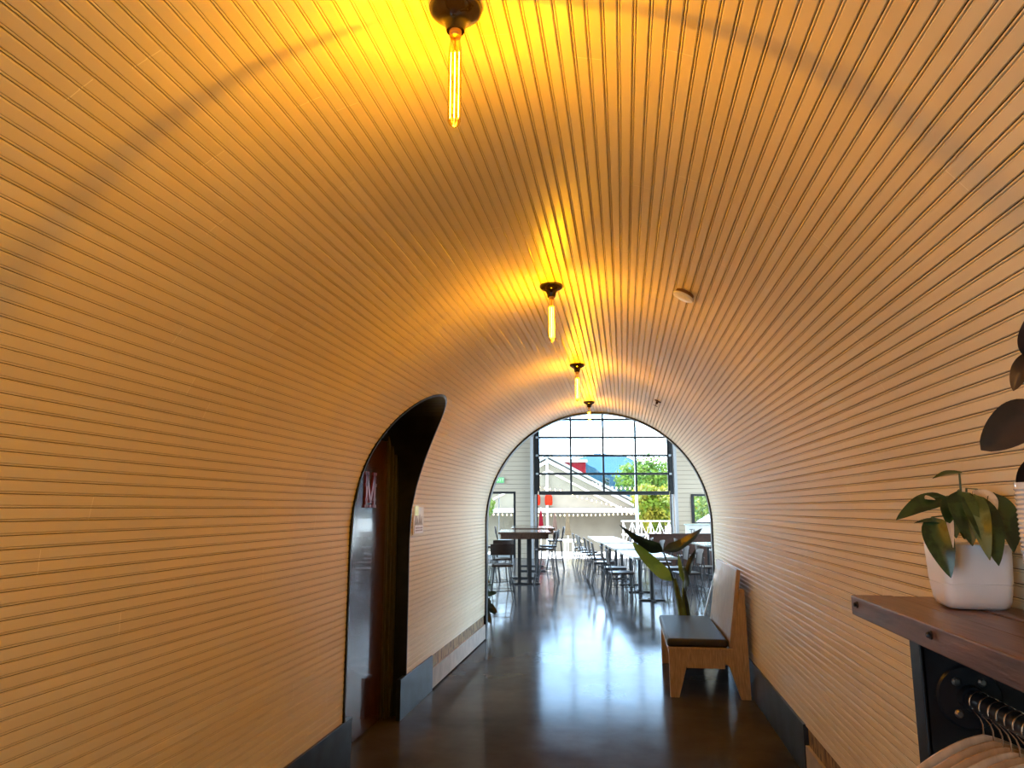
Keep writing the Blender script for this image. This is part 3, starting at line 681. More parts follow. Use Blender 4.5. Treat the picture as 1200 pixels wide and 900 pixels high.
# dark-leaved plant in a ribbed glass vase, at the edge of the picture
dv_ = thing('vase_plant', 'dark leaved plant in a ribbed clear vase on the shelf by the right edge', 'plant', (0.842, 1.634, SZ1 + .001))
prof = [(0.0, 0.0), (0.036, 0.0), (0.040, .006), (0.042, .11), (0.044, .17)]
for k in range(14): prof += [(0.0465, .175 + k * .0095), (0.0435, .180 + k * .0095)]
prof += [(0.045, .312), (0.042, .312), (0.040, .17), (0.036, .012), (0, .010)]
MB().lathe(prof, 32).build('vase', mat('ribbed_pale_glass', (0.62, 0.64, 0.66), 0.12, noise=0.05, coat=0.6), dv_, smooth=True)
DINV = Matrix.Translation(-dv_.location)
mb = MB().tube([(.842, 1.634, 1.40), (.845, 1.634, 1.62), (.852, 1.63, 1.86)], .006, 8); mb.v = [tuple(DINV @ Vector(v)) for v in mb.v]; mb.build('stem', M_stem, dv_, smooth=True)
oval = lambda x: math.sin(PI * x ** 0.8) ** 0.62 if 0 < x < 1 else 0.0
for (b, t_, w_, nrm) in [((.853, 1.634, 1.765), (.738, 1.634, 1.670), .084, (.35, -1, .45)), ((.850, 1.634, 1.873), (.813, 1.634, 1.793), .036, (-.6, -1, .2)),
                         ((.847, 1.625, 1.709), (.800, 1.610, 1.562), .054, (.5, -1, .1)), ((.852, 1.61, 1.68), (.86, 1.53, 1.57), .06, (.2, -1, .4)), ((.852, 1.63, 1.86), (.85, 1.57, 1.96), .06, (-.3, -1, .1)),
                         ((.845, 1.64, 1.66), (.85, 1.70, 1.56), .06, (-.2, 1, .4))]:
    mb = MB().leaf(b, t_, w_, nrm, sag=.08, fold=.18, n=14, wn=6, prof=oval); mb.v = [tuple(DINV @ Vector(v)) for v in mb.v]; mb.build('leaf', M_darkleaf, dv_, smooth=True)

# bird of paradise behind the bench
bp_ = thing('bird_of_paradise', 'tall broad leaved plant in a black pot standing behind the bench', 'plant', (0.66, 8.32, 0))
BINV = Matrix.Translation(-bp_.location)
MB().lathe([(0, 0), (.13, 0), (.135, .01), (.165, .33), (.165, .34), (.15, .34), (.148, .30), (0, .30)], 28).build('pot', mat('black_pot', (.02, .02, .02), .4, noise=.1), bp_, smooth=True)
paddle = lambda x: (min(1, x * 5) ** 0.7) * (1 - x ** 3.2) ** 0.75 if 0 < x < 1 else 0.0
slim = lambda x: (min(1, x * 6) ** 0.7) * max(0.03, (1 - x) ** 0.75) if 0 < x < 1 else 0.0
BL = [((.415, 8.36, 1.085), (-.055, 8.30, 1.372), .20, (-.25, -.9, -.5), .10, slim, M_bird, None),
      ((.42, 8.36, 1.09), (.85, 8.36, 1.335), .17, (-.3, -.75, .75), -.10, paddle, M_bird, None),
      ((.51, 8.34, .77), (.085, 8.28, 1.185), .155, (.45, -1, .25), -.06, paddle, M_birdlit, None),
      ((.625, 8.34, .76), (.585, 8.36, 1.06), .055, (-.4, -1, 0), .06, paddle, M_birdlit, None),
      ((.665, 8.32, .70), (.625, 8.22, .94), .06, (.6, -1, .2), .06, paddle, M_bird, None),
      ((.66, 8.38, .80), (.78, 8.45, 1.10), .08, (-.5, -1, .1), .10, paddle, M_bird, None)]
for i, (b, t_, w_, nrm, sg, pf, m, _) in enumerate(BL):
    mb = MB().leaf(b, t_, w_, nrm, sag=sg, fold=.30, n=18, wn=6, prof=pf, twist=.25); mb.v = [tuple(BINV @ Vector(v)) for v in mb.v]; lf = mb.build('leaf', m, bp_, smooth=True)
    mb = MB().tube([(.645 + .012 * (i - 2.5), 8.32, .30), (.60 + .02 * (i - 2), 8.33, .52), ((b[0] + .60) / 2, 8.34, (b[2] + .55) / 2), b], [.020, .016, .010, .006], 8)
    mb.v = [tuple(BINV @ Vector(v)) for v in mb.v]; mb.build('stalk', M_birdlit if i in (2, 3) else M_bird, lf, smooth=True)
mb = MB().tube([(.61, 8.32, .30), (.585, 8.33, .5), (.53, 8.33, .80)], [.045, .038, .018], 10); mb.v = [tuple(BINV @ Vector(v)) for v in mb.v]; mb.build('trunk', M_birdlit, bp_, smooth=True)

# small plant at the left end of the tunnel, in the hall
lp = thing('floor_plant', 'dark leafy plant in a pot on the floor at the left end of the arch', 'plant', (-1.93, 9.36, 0))
MB().lathe([(0, 0), (.11, 0), (.145, .26), (.135, .26), (.13, .22), (0, .22)], 24).build('pot', mat('charcoal_pot', (.03, .03, .033), .5, noise=.1), lp, smooth=True)
rnd = random.Random(5)
LLS = [((-1.80, 9.34, .44), (-1.61, 9.30, .50)), ((-1.78, 9.33, .38), (-1.60, 9.28, .26)), ((-1.78, 9.34, .36), (-1.63, 9.30, .24)), ((-1.80, 9.34, .52), (-1.66, 9.30, .60)), ((-1.78, 9.33, .30), (-1.69, 9.28, .13))]
for k in range(16):
    a_ = rnd.uniform(0, 2 * PI); r_ = rnd.uniform(.10, .24); z = rnd.uniform(.28, .75)
    x_, y_ = -1.93 + r_ * .4 * math.cos(a_), 9.36 + r_ * .4 * abs(math.sin(a_)); LLS.append(((x_, y_, z), (x_ + r_ * .8 * math.cos(a_), y_ + r_ * .8 * math.sin(a_) * .6 + .02, z + rnd.uniform(-.12, .06))))
for (b, t_) in LLS:
    mb = MB().leaf(b, t_, .085, (.1, -.7, .7), sag=.1, fold=.25, n=8, wn=4, prof=oval); mb.v = [tuple(Vector(v) - lp.location) for v in mb.v]; lf = mb.build('leaf', M_bird, lp, smooth=True)
    mb = MB().tube([(-1.93, 9.36, .22), ((b[0] - 1.93) / 2, (b[1] + 9.36) / 2, b[2] * .8), b], .004, 5); mb.v = [tuple(Vector(v) - lp.location) for v in mb.v]; mb.build('stem', M_stem, lf)

# ------------------------------------------------------------------ hall furniture
def chair_proto(label, group):
    t = thing('dining_chair', label, 'chair', (0, 0, 0), 0, group)
    MB().prism([(-.20, -.19), (.20, -.19), (.215, .20), (.19, .22), (-.19, .22), (-.215, .20)], .445, .468, 2).build('seat', M_chairwood, t, bevel=.006)
    mb = MB(); vs = []; fs = []; n = 8
    for i in range(n + 1):
        q = i / n * 2 - 1; x = q * .195; yy = -.225 + .035 * q * q * -1
        for (dy, z) in ((0, .60), (-.012, .60), (-.045, .86), (-.033, .86)): vs.append((x, -.20 - .03 * (1 - q * q) + dy, z - (.02 * q * q if z > .7 else -.01 * q * q)))
    for i in range(n):
        for k in range(4): fs.append((i * 4 + k, i * 4 + (k + 1) % 4, (i + 1) * 4 + (k + 1) % 4, (i + 1) * 4 + k))
    fs += [(0, 1, 2, 3), (n * 4 + 3, n * 4 + 2, n * 4 + 1, n * 4)]
    mb.add(vs, fs).build('backrest', M_chairwood, t, smooth=True)
    for s_ in (-1, 1):
        MB().tube([(s_ * .185, -.17, .45), (s_ * .20, -.26, 0)], .011, 8).build('leg', M_chairmetal, t)
        MB().tube([(s_ * .185, .18, .45), (s_ * .20, .22, 0)], .011, 8).build('leg', M_chairmetal, t)
        MB().tube([(s_ * .185, -.17, .45), (s_ * .175, -.205, .62), (s_ * .165, -.235, .80)], .010, 8).build('back_upright', M_chairmetal, t)
    mb = MB(); mb.tube([(-.193, -.215, .22), (.193, -.215, .22)], .007, 6); mb.tube([(-.193, .20, .22), (.193, .20, .22)], .007, 6); mb.tube([(-.193, -.215, .222), (-.193, .20, .222)], .007, 6); mb.tube([(.193, -.215, .222), (.193, .20, .222)], .007, 6)
    mb.build('stretcher', M_chairmetal, t)
    mb = MB(); mb.tube([(-.185, -.17, .438), (-.185, .18, .438), (.185, .18, .438), (.185, -.17, .438), (-.185, -.17, .438)], .010, 6); mb.build('seat_frame', M_chairmetal, t)
    return t
CH = None
def chair(u, v, face, label, group):
    global CH
    rz = TH + face
    if CH is None:
        CH = chair_proto(label, group); CH.location = hw(u, v); CH.rotation_euler = (0, 0, rz); return CH
    return dup(CH, hw(u, v), rz, label, group)
jit = random.Random(3)
LV = [4.10, 5.15, 6.55, 7.65, 9.10, 10.15, 11.30, 12.25]
for i, v in enumerate(LV):
    chair(.85 + jit.uniform(-.03, .03), v + jit.uniform(-.04, .04), -PI / 2 + jit.uniform(-.08, .08), '%s chair from the arch on the aisle side of the pale tables' % ORD[i], 'chairs on the aisle side of the pale tables')
for i, v in enumerate(LV):
    chair(1.99 + jit.uniform(-.03, .04), v + jit.uniform(-.04, .04), PI / 2 + jit.uniform(-.08, .08), '%s chair from the arch on the booth side of the pale tables' % ORD[i], 'chairs on the far side of the pale tables')
def table(u, v, du, dv, label, group, m=M_top, h=.75, name='dining_table'):
    t = thing(name, label, 'table', hw(u, v), TH, group)
    MB().box((-du / 2, -dv / 2, h - .035), (du / 2, dv / 2, h)).build('tabletop', m, t, bevel=.004)
    for yy in (-dv * .30, dv * .30):
        MB().tube([(0, yy, .03), (0, yy, h - .045)], .035, 12).build('pedestal', M_chairmetal, t)
        mb = MB()
        mb.box((-.22, yy - .03, 0), (.22, yy + .03, .025)); mb.box((-.03, yy - .25, .001), (.03, yy + .25, .024)); mb.box((-.03, yy - .03, 0.02), (.03, yy + .03, .06)); mb.build('base', M_chairmetal, t, bevel=.004)
        MB().box((-du * .36, yy - .03, h - .045), (du * .36, yy + .03, h - .0352)).build('support_plate', M_chairmetal, t)
    return t
G = 'pale tables in a row down the hall'
table(1.33, 4.55, .74, 2.1, 'long pale topped dining table nearest the arch, in the row down the hall', G)
table(1.36, 7.15, .74, 2.15, 'second long pale topped dining table of the row from the arch', G)
table(1.39, 9.65, .74, 2.0, 'third long pale topped dining table of the row from the arch', G)
table(1.42, 11.85, .74, 2.0, 'farthest long pale topped dining table, nearest the roll-up door', G)
# cluster on the right, behind the plant
G2 = 'tables on the right of the hall'
table(3.25, 5.6, .75, .9, 'small square table on the right of the hall behind the broad leaved plant', G2)
table(3.55, 8.3, .75, 1.6, 'table on the right of the hall in front of the dark wooden booth', G2)
G3 = 'chairs at the right hand tables'
for (u, v, f, lb) in [(2.72, 5.35, -PI / 2, 'dark chair left of the small square table behind the plant'), (3.80, 5.6, PI / 2, 'dark chair right of the small square table beside the arch edge'), (3.2, 4.85, 0, 'dark chair with its back to the arch at the small square table'),
                      (3.3, 6.4, PI, 'dark chair on the booth side of the small square table'), (3.0, 8.0, -PI / 2, 'dark chair left of the table before the booth, nearer the arch'), (3.0, 8.65, -PI / 2, 'dark chair left of the table before the booth, nearer the window'),
                      (4.1, 8.0, PI / 2, 'dark chair right of the table before the booth, nearer the arch'), (4.1, 8.7, PI / 2, 'dark chair right of the table before the booth, nearer the window')]:
    chair(u, v, f, lb, G3)
# tall bar tables and stools on the left
G4 = 'tall bar tables'
def bar_table(u, v, du, dv, label):
    t = thing('bar_table', label, 'table', hw(u, v), TH, G4)
    MB().box((-du / 2, -dv / 2, 1.03), (du / 2, dv / 2, 1.07)).build('tabletop', M_bartop, t, bevel=.004)
    mb = MB()
    for s_ in (-1, 1):
        mb.box((-du / 2 + .05, s_ * (dv / 2 - .06) - .015, .93), (du / 2 - .05, s_ * (dv / 2 - .06) + .015, 1.03)); mb.box((s_ * (du / 2 - .06) - .015, -dv / 2 + .075, .93), (s_ * (du / 2 - .06) + .015, dv / 2 - .075, 1.03))
    mb.build('apron', M_bartop, t)
    for xx in (-.11, .11):
        for yy in (-dv * .33, dv * .33):
            MB().box((xx - .035, yy - .035, .02), (xx + .035, yy + .035, 1.028)).build('pedestal', M_chairmetal, t)
    for yy in (-dv * .33, dv * .33): MB().box((-.32, yy - .05, 0), (.32, yy + .05, .03)).build('base', M_chairmetal, t, bevel=.004)
    return t
bar_table(-.83, 7.25, 1.08, 1.9, 'tall dark bar table nearest the arch on the left of the hall')
bar_table(-.60, 10.6, 1.08, 2.4, 'tall dark bar table farther back on the left, beside the roll-up door')
ST = {}
def stool(u, v, face, label, h=.75):
    rz = TH + face; G5 = 'bar stools with wooden backs'
    if h in ST: return dup(ST[h], hw(u, v), rz, label, G5)
    t = thing('bar_stool', label, 'stool', hw(u, v), rz, G5); ST[h] = t
    MB().prism([(-.18, -.18), (.18, -.18), (.20, .16), (.16, .20), (-.16, .20), (-.20, .16)], h - .035, h, 2).build('seat', M_chairwood, t, bevel=.008)
    mb = MB(); vs = []; fs = []; n = 8
    for i in range(n + 1):
        q = i / n * 2 - 1; x = q * .20
        for (dy, z) in ((0, h + .16), (-.012, h + .16), (-.035, h + .34), (-.023, h + .34)): vs.append((x, -.185 - .04 * (1 - q * q) + dy, z))
    for i in range(n):
        for k in range(4): fs.append((i * 4 + k, i * 4 + (k + 1) % 4, (i + 1) * 4 + (k + 1) % 4, (i + 1) * 4 + k))
    fs += [(0, 1, 2, 3), (n * 4 + 3, n * 4 + 2, n * 4 + 1, n * 4)]
    mb.add(vs, fs).build('backrest', M_chairwood, t, smooth=True)
    for sx in (-1, 1):
        for sy in (-1, 1): MB().tube([(sx * .14, sy * .14, h - .03), (sx * .17, sy * .17, h * .5), (sx * .225, sy * .225, 0)], .011, 8).build('leg', M_chairmetal, t)
        MB().tube([(sx * .15, -.15, h - .03), (sx * .155, -.19, h + .10), (sx * .15, -.225, h + .28)], .010, 8).build('back_upright', M_chairmetal, t)
    zf = h * .33; q = .19
    MB().tube([(-q, -q, zf), (q, -q, zf), (q, q, zf), (-q, q, zf), (-q, -q, zf)], .009, 6).build('foot_rail', M_chairmetal, t)
    return t
stool(-1.24, 3.62, .12, 'dark counter stool nearest the arch edge on the left of the hall', .63)
stool(-1.30, 5.15, .3, 'dark counter stool second from the arch on the left, in front of the bar table', .63)
stool(-1.58, 7.2, -PI / 2, 'tall stool on the left side of the nearer bar table')
stool(-.42, 6.3, PI / 2 + .05, 'tall stool at the aisle corner of the nearer bar table')
stool(-.30, 7.5, PI / 2, 'tall stool on the aisle side of the nearer bar table, towards the roll-up door')
stool(-.02, 10.2, PI / 2, 'tall stool on the aisle side of the farther bar table')
stool(-1.35, 10.4, -PI / 2, 'tall stool on the left side of the farther bar table')
# dark wooden booth and the white sign board behind it
bo = thing('booth', 'dark brown wooden booth at the right of the hall below the white sign board', 'booth', hw(4.35, 11.4), TH)
M_booth = mat('booth_wood', (.055, .022, .014), .3, noise=.3, nscale=10, stretch=(1, 1, 5))
MB().box((-1.75, -.03, 0), (1.75, .03, .84)).build('back_panel', M_booth, bo, bevel=.004)
MB().box((-1.79, -.06, .84), (1.79, .06, .88)).build('cap_rail', M_booth, bo, bevel=.004)
MB().box((-1.72, .03, .40), (1.72, .50, .46)).build('seat', M_booth, bo, bevel=.004); MB().box((-1.72, .06, 0), (1.72, .44, .40)).build('plinth', M_booth, bo)
sb = thing('sign_board', 'white sign board lettered The below the right hand window', 'sign', hw(4.95, 13.6), TH)
MB().box((-.85, -.02, .40), (.85, .02, 1.06)).build('panel', mat('sign_white', (.72, .68, .62), .4, noise=.03), sb, bevel=.004)
MB().box((-.87, -.10, 1.06), (.87, .10, 1.09)).build('ledge', mat('ledge_pale_green', (.50, .58, .50), .3, noise=.05), sb, bevel=.004)
for u in (-.8, .76): MB().box((u, -.02, 0), (u + .05, .02, .40)).build('foot', M_chairmetal, sb)
me = text_mesh('The', .20, .002, 'sign_lettering'); me.materials.append(mat('sign_ink', (.05, .05, .05), .5, noise=.1))
o = bpy.data.objects.new('lettering', me); C.objects.link(o); o.parent = sb; o.location = (-.58, -.023, .86); o.rotation_euler = (PI / 2, 0, 0)
wp = thing('window_plant', 'small green plant in a tan pot on the ledge before the right hand window', 'plant', hw(4.92, 13.6, 1.09), TH)
MB().lathe([(0, 0), (.05, 0), (.065, .12), (.06, .12), (0, .10)], 16).build('pot', mat('tan_pot', (.5, .36, .2), .5, noise=.1), wp, smooth=True)
M_green = leaf_mat('fresh_green_leaf', (.03, .09, .02), (.12, .25, .04), .4, 20, trans=.3)
for k in range(22):
    a_ = rnd.uniform(0, 2 * PI); z = rnd.uniform(.18, .52); r_ = rnd.uniform(.08, .17)
    b = (.02 * math.cos(a_), .02 * math.sin(a_), z * .9); MB().leaf(b, (r_ * math.cos(a_), r_ * math.sin(a_), z + rnd.uniform(-.05, .12)), .08, (0, -.4, 1), sag=.1, n=6, wn=2, prof=oval).build('leaf', M_green, wp, smooth=True)
MB().tube([(0, 0, .10), (0, 0, .5)], .008, 6).build('stem', M_stem, wp)

# ------------------------------------------------------------------ outside
mb = MB()
def gz(v): return -.03 if v < 18.5 else (-.03 - (v - 18.5) * .16 if v < 24.5 else -.99)
vsl = [14.62, 16, 18.5, 20, 22, 24.5, 40, 80, 160]
vs = []; fs = []
for i, v in enumerate(vsl):
    for u in (-90, -8, 8, 90): vs.append(hw(u, v, gz(v)))
for i in range(len(vsl) - 1):
    for k in range(3): fs.append((i * 4 + k, i * 4 + k + 1, i * 4 + k + 5, i * 4 + k + 4))
mb.add(vs, fs); struct(mb.build('ground', mat('pale_patio_concrete', (.50, .48, .44), .8, noise=.08, nscale=3)))
M_forest = matte(mat('haze_tinted_forest_slope', (.004, .014, .022), .9, nscale=.12, col2=(.009, .024, .036), bump=.6))  # blue of distance haze mixed into the tree-cover colour
M_farhill = matte(mat('haze_tinted_far_hill', (.022, .050, .085), .9, noise=.1, nscale=.02))  # distance haze painted as a blue base colour
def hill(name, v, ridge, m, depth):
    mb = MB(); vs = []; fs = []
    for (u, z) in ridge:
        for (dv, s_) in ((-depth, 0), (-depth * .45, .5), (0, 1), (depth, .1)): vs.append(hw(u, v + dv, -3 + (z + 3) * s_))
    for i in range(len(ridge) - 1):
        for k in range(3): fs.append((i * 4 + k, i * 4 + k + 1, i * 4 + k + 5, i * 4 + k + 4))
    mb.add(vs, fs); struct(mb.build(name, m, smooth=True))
rr = random.Random(9)
def ridge(keys, step, rough):
    out = []
    for (a_, b_) in zip(keys, keys[1:]):
        n = max(1, int((b_[0] - a_[0]) / step))
        for k in range(n): q = k / n; out.append((a_[0] + (b_[0] - a_[0]) * q, a_[1] + (b_[1] - a_[1]) * q + rr.uniform(-rough, rough)))
    out.append(keys[-1]); return out
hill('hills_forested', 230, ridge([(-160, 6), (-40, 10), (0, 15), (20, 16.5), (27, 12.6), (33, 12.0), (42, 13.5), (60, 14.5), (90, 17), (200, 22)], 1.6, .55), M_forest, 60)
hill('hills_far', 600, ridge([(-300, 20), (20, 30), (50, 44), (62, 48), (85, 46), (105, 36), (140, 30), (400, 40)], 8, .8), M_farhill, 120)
# gabled event tent / shed
TV = 24.0
tn = thing('gabled_pavilion', 'beige gabled pavilion with white trim beyond the roll-up door', 'pavilion'); tn.matrix_world = HM @ Matrix.Translation((.33, TV, -.99))
M_canvas = matte(mat('beige_canvas', (.150, .128, .096), .7, noise=.06, nscale=2)); M_trim = mat('white_trim', (.50, .51, .51), .4, noise=.03); M_roof = matte(mat('pale_metal_roof', (.19, .20, .20), .6, 0, noise=.05))
eh, ah, hwid = 2.46, 4.80, 4.5
MB().prism([(-hwid, eh), (hwid, eh), (0, ah)], .04, .10, 1).build('gable_panel', M_canvas, tn)
MB().box((-hwid + .1, 1.2, 0), (hwid - .1, 1.26, eh)).build('rear_panel', M_canvas, tn)
for s_ in (-1, 1):
    MB().prism([(0, ah + .02), (s_ * (hwid + .3), eh - .15), (s_ * (hwid + .3), eh - .05), (0, ah + .14)], -.35, 9.0, 1).build('roof_slope', M_roof, tn)
    MB().prism([(0, ah - .22), (s_ * (hwid), eh - .18 + .0), (s_ * (hwid), eh - .05), (0, ah - .05)], -.06, .04, 1).build('rafter', M_trim, tn)
    MB().prism([(0, ah - .62), (s_ * (hwid - .8), eh - .18 + .0), (s_ * (hwid - .65), eh - .18), (0, ah - .52)], -.02, .039, 1).build('inner_rafter', mat('tan_batten', (.55, .48, .38), .6, noise=.05), tn)
    MB().box((s_ * hwid - .08, -.05, 0), (s_ * hwid + .08, .10, eh)).build('corner_post', M_trim, tn)
    MB().box((s_ * hwid - .03, .1, 0), (s_ * hwid + .03, 8.9, eh)).build('side_panel', M_canvas, tn)
MB().box((-hwid, -.08, eh - .09), (hwid, .04, eh + .09)).build('tie_beam', M_trim, tn)
MB().box((-.10, -.12, 0), (.0, .0, ah)).build('centre_post', M_trim, tn)
# closed parasols, red lanterns
def parasol(u, v, label, col):
    t = thing('closed_parasol', label, 'parasol', hw(u, v, gz(v)), TH, 'closed parasols on the patio')
    m = matte(mat('parasol_cloth', col, .8, noise=.15, nscale=8))
    MB().lathe([(0, 1.86), (.03, 1.82), (.06, 1.62), (.10, 1.2), (.125, .95), (.06, .92), (0, .92)], 10).build('canopy', m, t, smooth=True)
    MB().tube([(0, 0, .04), (0, 0, 1.94)], .02, 8).build('pole', M_grayalu, t); MB().lathe([(0, 0), (.20, 0), (.20, .05), (.05, .08), (0, .08)], 16).build('base', M_chairmetal, t)
parasol(-.10, 20.5, 'dark red closed parasol on the patio left of the white post', (.07, .004, .007))
parasol(.48, 21.1, 'brown closed parasol on the patio right of the white post', (.065, .042, .032))
parasol(1.0, 21.0, 'olive brown closed parasol, farther right on the patio', (.075, .056, .034))
M_redl = matte(mat('red_lantern', (.24, .014, .006), .5, noise=.15))
for (u, lb) in ((-.20, 'red box lantern hanging left of the white post'), (.34, 'red box lantern hanging right of the white post')):
    t = thing('hanging_lantern', lb, 'lantern', hw(u, 23.86, 1.70), TH, 'red lanterns on the patio')
    MB().lathe([(0, 0), (.14, 0), (.17, .1), (.17, .36), (.12, .46), (0, .46)], 14).build('shade', M_redl, t, smooth=True); MB().tube([(0, 0, .46), (0, .17, .62)], .012, 5).build('bracket', M_chairmetal, t)
# red barn far behind
ba = thing('red_barn', 'dark red barn with a grey roof far beyond the pavilion', 'barn'); ba.matrix_world = HM @ Matrix.Translation((3.3, 62, -1))
MB().box((-2.2, 0, 0), (2.15, 7, 7.0)).build('walls', matte(shiplap('red_siding', (.085, .005, .008), .45, 0)), ba); MB().box((-2.4, -.3, 7.0), (2.3, 7.3, 7.25)).build('roof', M_roof, ba)
# trees and greenery
def tree(name, u, v, h, r, label, m, n, seed, cz=.62, flat=.8, cat='tree', grp='trees beyond the hall'):
    t = thing(name, label, cat, hw(u, v, gz(v)), 0, grp); q = random.Random(seed); mb = MB()
    blobs = [(Vector((q.uniform(-.6, .6) * r, q.uniform(-.6, .6) * r, h * cz + q.uniform(-.55, .55) * r * flat)), r * q.uniform(.42, .65)) for _ in range(9)]
    for i in range(n):
        c, br = blobs[i % len(blobs)]; d = Vector((q.gauss(0, 1), q.gauss(0, 1), q.gauss(0, 1))).normalized(); p = c + d * br * q.uniform(.75, 1.05)
        a_ = Vector((q.gauss(0, 1), q.gauss(0, 1), q.gauss(0, 1))).normalized(); b_ = a_.cross(d + Vector((0, 0, .3))).normalized(); s_ = q.uniform(.07, .14) * (r / 1.2) ** .5
        mb.add([p - a_ * s_, p - b_ * s_ * .5, p + a_ * s_, p + b_ * s_ * .5], [(0, 1, 2, 3)])
    mb.build('crown', m, t)
    MB().tube([(0, 0, 0), (.05, .03, h * .35), (0, 0, h * .75)], [.09 * r, .07 * r, .03 * r], 8).build('trunk', M_booth, t)
M_yel = matte(leaf_mat('yellow_green_foliage', (.07, .105, .008), (.18, .16, .018), .5, 1.2, trans=.4), .1)
M_grn = matte(leaf_mat('bright_green_foliage', (.035, .085, .009), (.09, .14, .015), .5, 1.2, trans=.4), .1)
M_dgr = matte(leaf_mat('deep_green_foliage', (.007, .02, .013), (.016, .035, .022), .6, .6, trans=.2), .1)
tree('leafy_tree', 4.85, 21.2, 3.5, 1.15, 'yellow green tree right of the pavilion beyond the roll-up door', M_yel, 3200, 1, .58)
tree('leafy_tree', 6.9, 36.8, 6.6, 1.9, 'taller bright green tree behind the yellow one', M_grn, 3000, 2, .68)
tree('leafy_tree', 8.4, 24, 4.0, 1.9, 'broad green tree seen through the right hand window', M_grn, 3000, 3, .6)
tree('leafy_tree', -2.85, 20.4, 3.2, .85, 'loose green tree seen through the glass door at the left', M_grn, 2400, 4, .6)
tree('leafy_tree', 8.2, 30, 4.6, 1.7, 'green tree at the corner of the pavilion eave', M_yel, 2200, 6, .6)
def conifer(u, v, h, label, seed):
    t = thing('conifer', label, 'tree', hw(u, v, gz(v)), 0, 'conifers below the hills'); q = random.Random(seed); mb = MB()
    for i in range(500):
        z = q.uniform(.12, 1) * h; rr_ = (1 - z / h) * h * .10 + .05; a_ = q.uniform(0, 2 * PI); r0 = rr_ * q.uniform(.2, 1)
        p = Vector((r0 * math.cos(a_), r0 * math.sin(a_), z)); d = Vector((math.cos(a_), math.sin(a_), -.4)); s_ = Vector((-math.sin(a_), math.cos(a_), 0)); L = .12 * h * .6
        mb.add([p, p + d * L * .6 + s_ * L * .22, p + d * L, p + d * L * .6 - s_ * L * .22], [(0, 1, 2, 3)])
    mb.build('needles', M_dgr, t); MB().tube([(0, 0, 0), (0, 0, h * .95)], [.02 * h, .004 * h], 6).build('trunk', M_booth, t)
for i, (u, h) in enumerate([(6.6, 4.9), (7.9, 5.5), (8.9, 5.2), (10.2, 5.9), (11.5, 5.6), (13.2, 6.2)]):
    conifer(u + .6 * (i - 2), 58 + (i % 3) * 3.2, h, ['leftmost of the dark conifers beyond the pavilion roof', 'second dark conifer from the left beyond the pavilion roof', 'third dark conifer from the left beyond the pavilion roof', 'fourth dark conifer from the left, towards the bright tree', 'fifth dark conifer from the left, beside the bright tree', 'rightmost dark conifer behind the bright tree'][i], 20 + i)
# white lattice rail at the patio edge
lt = thing('lattice_rail', 'white lattice railing at the patio edge beside the yellow green tree', 'railing', hw(0, 19.4, 0), TH)
for k in range(7): MB().box((3.0 + k * .35, -.02, gz(19.4)), (3.04 + k * .35, .02, 1.05)).build('post', M_trim, lt)
for z in (1.05, .55, .1): MB().box((2.95, -.025, z), (5.2, .025, z + .05)).build('rail', M_trim, lt)
for k in range(6):
    a_ = 3.02 + k * .35; mb = MB(); mb.tube([(a_, 0, .12), (a_ + .35, 0, 1.05)], .012, 5); mb.tube([(a_ + .35, .02, .12), (a_, .02, 1.05)], .012, 5); mb.build('brace', M_trim, lt)
# patio tables
def patio_table(u, v, r, h, label, col):
    t = thing('patio_table', label, 'table', hw(u, v, gz(v)), TH, 'low patio tables'); m = mat('patio_top', col, .5, noise=.05)
    MB().lathe([(0, h - .03), (r, h - .03), (r, h), (0, h)], 24).build('tabletop', m, t); MB().tube([(0, 0, 0), (0, 0, h - .03)], .04, 8).build('pedestal', M_grayalu, t); MB().lathe([(0, 0), (r * .55, 0), (r * .5, .03), (0, .04)], 18).build('base', M_grayalu, t)
patio_table(.62, 16.6, .55, .52, 'low round white patio table just outside the roll-up door', (.82, .80, .74))
patio_table(1.0, 17.9, .38, .42, 'small yellowish patio table behind the white one', (.75, .62, .22))
# pale pole
fp = MB().tube([hw(3.5, 19.0, gz(19.0)), hw(3.5, 19.0, 4.9)], .05, 8).build('mast', mat('pale_blue_mast', (.45, .66, .75), .4, noise=.05)); tag(fp, 'tall pale blue mast standing beside the pavilion', 'pole')
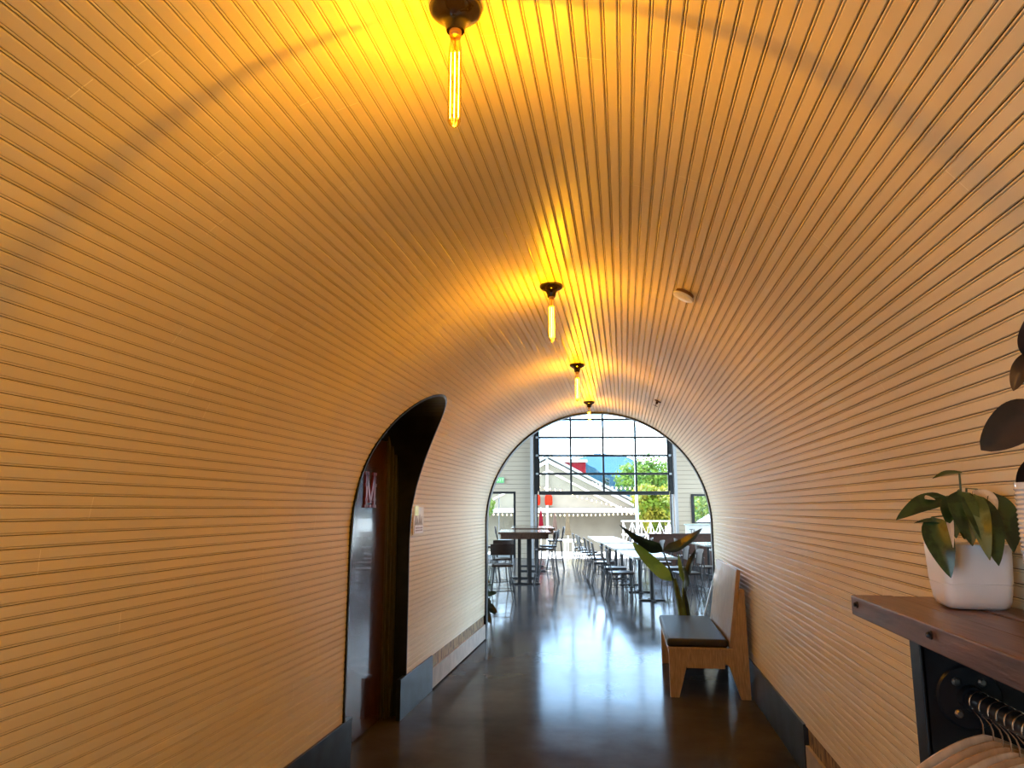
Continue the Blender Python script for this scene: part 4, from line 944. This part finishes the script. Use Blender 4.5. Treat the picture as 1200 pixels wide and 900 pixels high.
# pale car seen through the right window
ca = thing('parked_car', 'pale blue parked car seen through the right hand window', 'car', hw(7.3, 18.6, gz(18.6)), TH)
M_car = mat('pale_blue_paint', (.14, .19, .30), .25, noise=.03, coat=.6)
MB().prism([(-1.9, .3), (1.9, .3), (1.95, .75), (1.2, .92), (.65, 1.42), (-.9, 1.46), (-1.7, .98), (-1.95, .8)], -.8, .8, 1).build('body', M_car, ca, bevel=.06, smooth=True)
MB().prism([(.95, .95), (.55, 1.34), (-.85, 1.37), (-1.45, .98)], -.805, .805, 1).build('windows', M_black, ca)
for x in (-1.2, 1.2):
    for y in (-.78, .62): MB().lathe([(0, 0), (.30, 0), (.32, .04), (.32, .12), (.30, .16), (0, .16)], 20, Matrix.Translation((x, y + .16, .32)) @ Matrix.Rotation(PI / 2, 4, 'X')).build('wheel', M_chairmetal, ca, smooth=True)
# timber post left of the glass door
tp = MB().box((-2.62, 16.2, -.05), (-2.46, 16.36, 1.0)).build('timber_post', mat('orange_timber', (.58, .32, .10), .6, noise=.15, nscale=8)); tp.matrix_world = HM; tag(tp, 'orange timber post outside the glass door at the left', 'post')
# string lights
M_cable = mat('dark_cable', (.04, .04, .04), .6, noise=.1); M_bulb = emit('warm_string_bulb', (1.0, .78, .42), 6.0)
def string(p0, p1, sag, n, label, on=True):
    t = thing('string_lights', label, 'string lights', (0, 0, 0), 0, 'string lights over the patio'); pts = []
    for i in range(n * 2 + 1):
        q = i / (n * 2); p = hw(p0[0] + (p1[0] - p0[0]) * q, p0[1] + (p1[1] - p0[1]) * q, p0[2] + (p1[2] - p0[2]) * q - sag * 4 * q * (1 - q)); pts.append(p)
    MB().tube(pts, .006, 5).build('cable', M_cable, t)
    for i in range(n):
        p = pts[i * 2 + 1]; MB().lathe([(0, .0), (.011, -.01), (.011, -.03), (.024, -.05), (.024, -.066), (.014, -.082), (0, -.086)], 8, Matrix.Translation(p)).build('bulb', M_bulb, t, smooth=True)
string((-3.6, 23.88, 1.40), (4.70, 23.88, 1.40), .10, 42, 'lowest string of warm bulbs, strung along the white tie beam')
string((1.30, 23.90, 2.22), (4.75, 23.90, 1.42), .04, 16, 'string of warm bulbs slanting down to the right across the pavilion')
string((-.90, 23.90, 2.86), (1.0, 23.90, 2.40), .10, 8, 'string of warm bulbs behind the lowest left panes')
string((2.05, 23.60, 2.82), (3.53, 19.0, 2.38), .14, 12, 'string of warm bulbs behind the lowest right panes, ending at the mast')
string((-.42, 14.80, 3.30), (3.50, 19.0, 3.72), .06, 12, 'highest string of bulbs against the sky, from the wall to the mast')
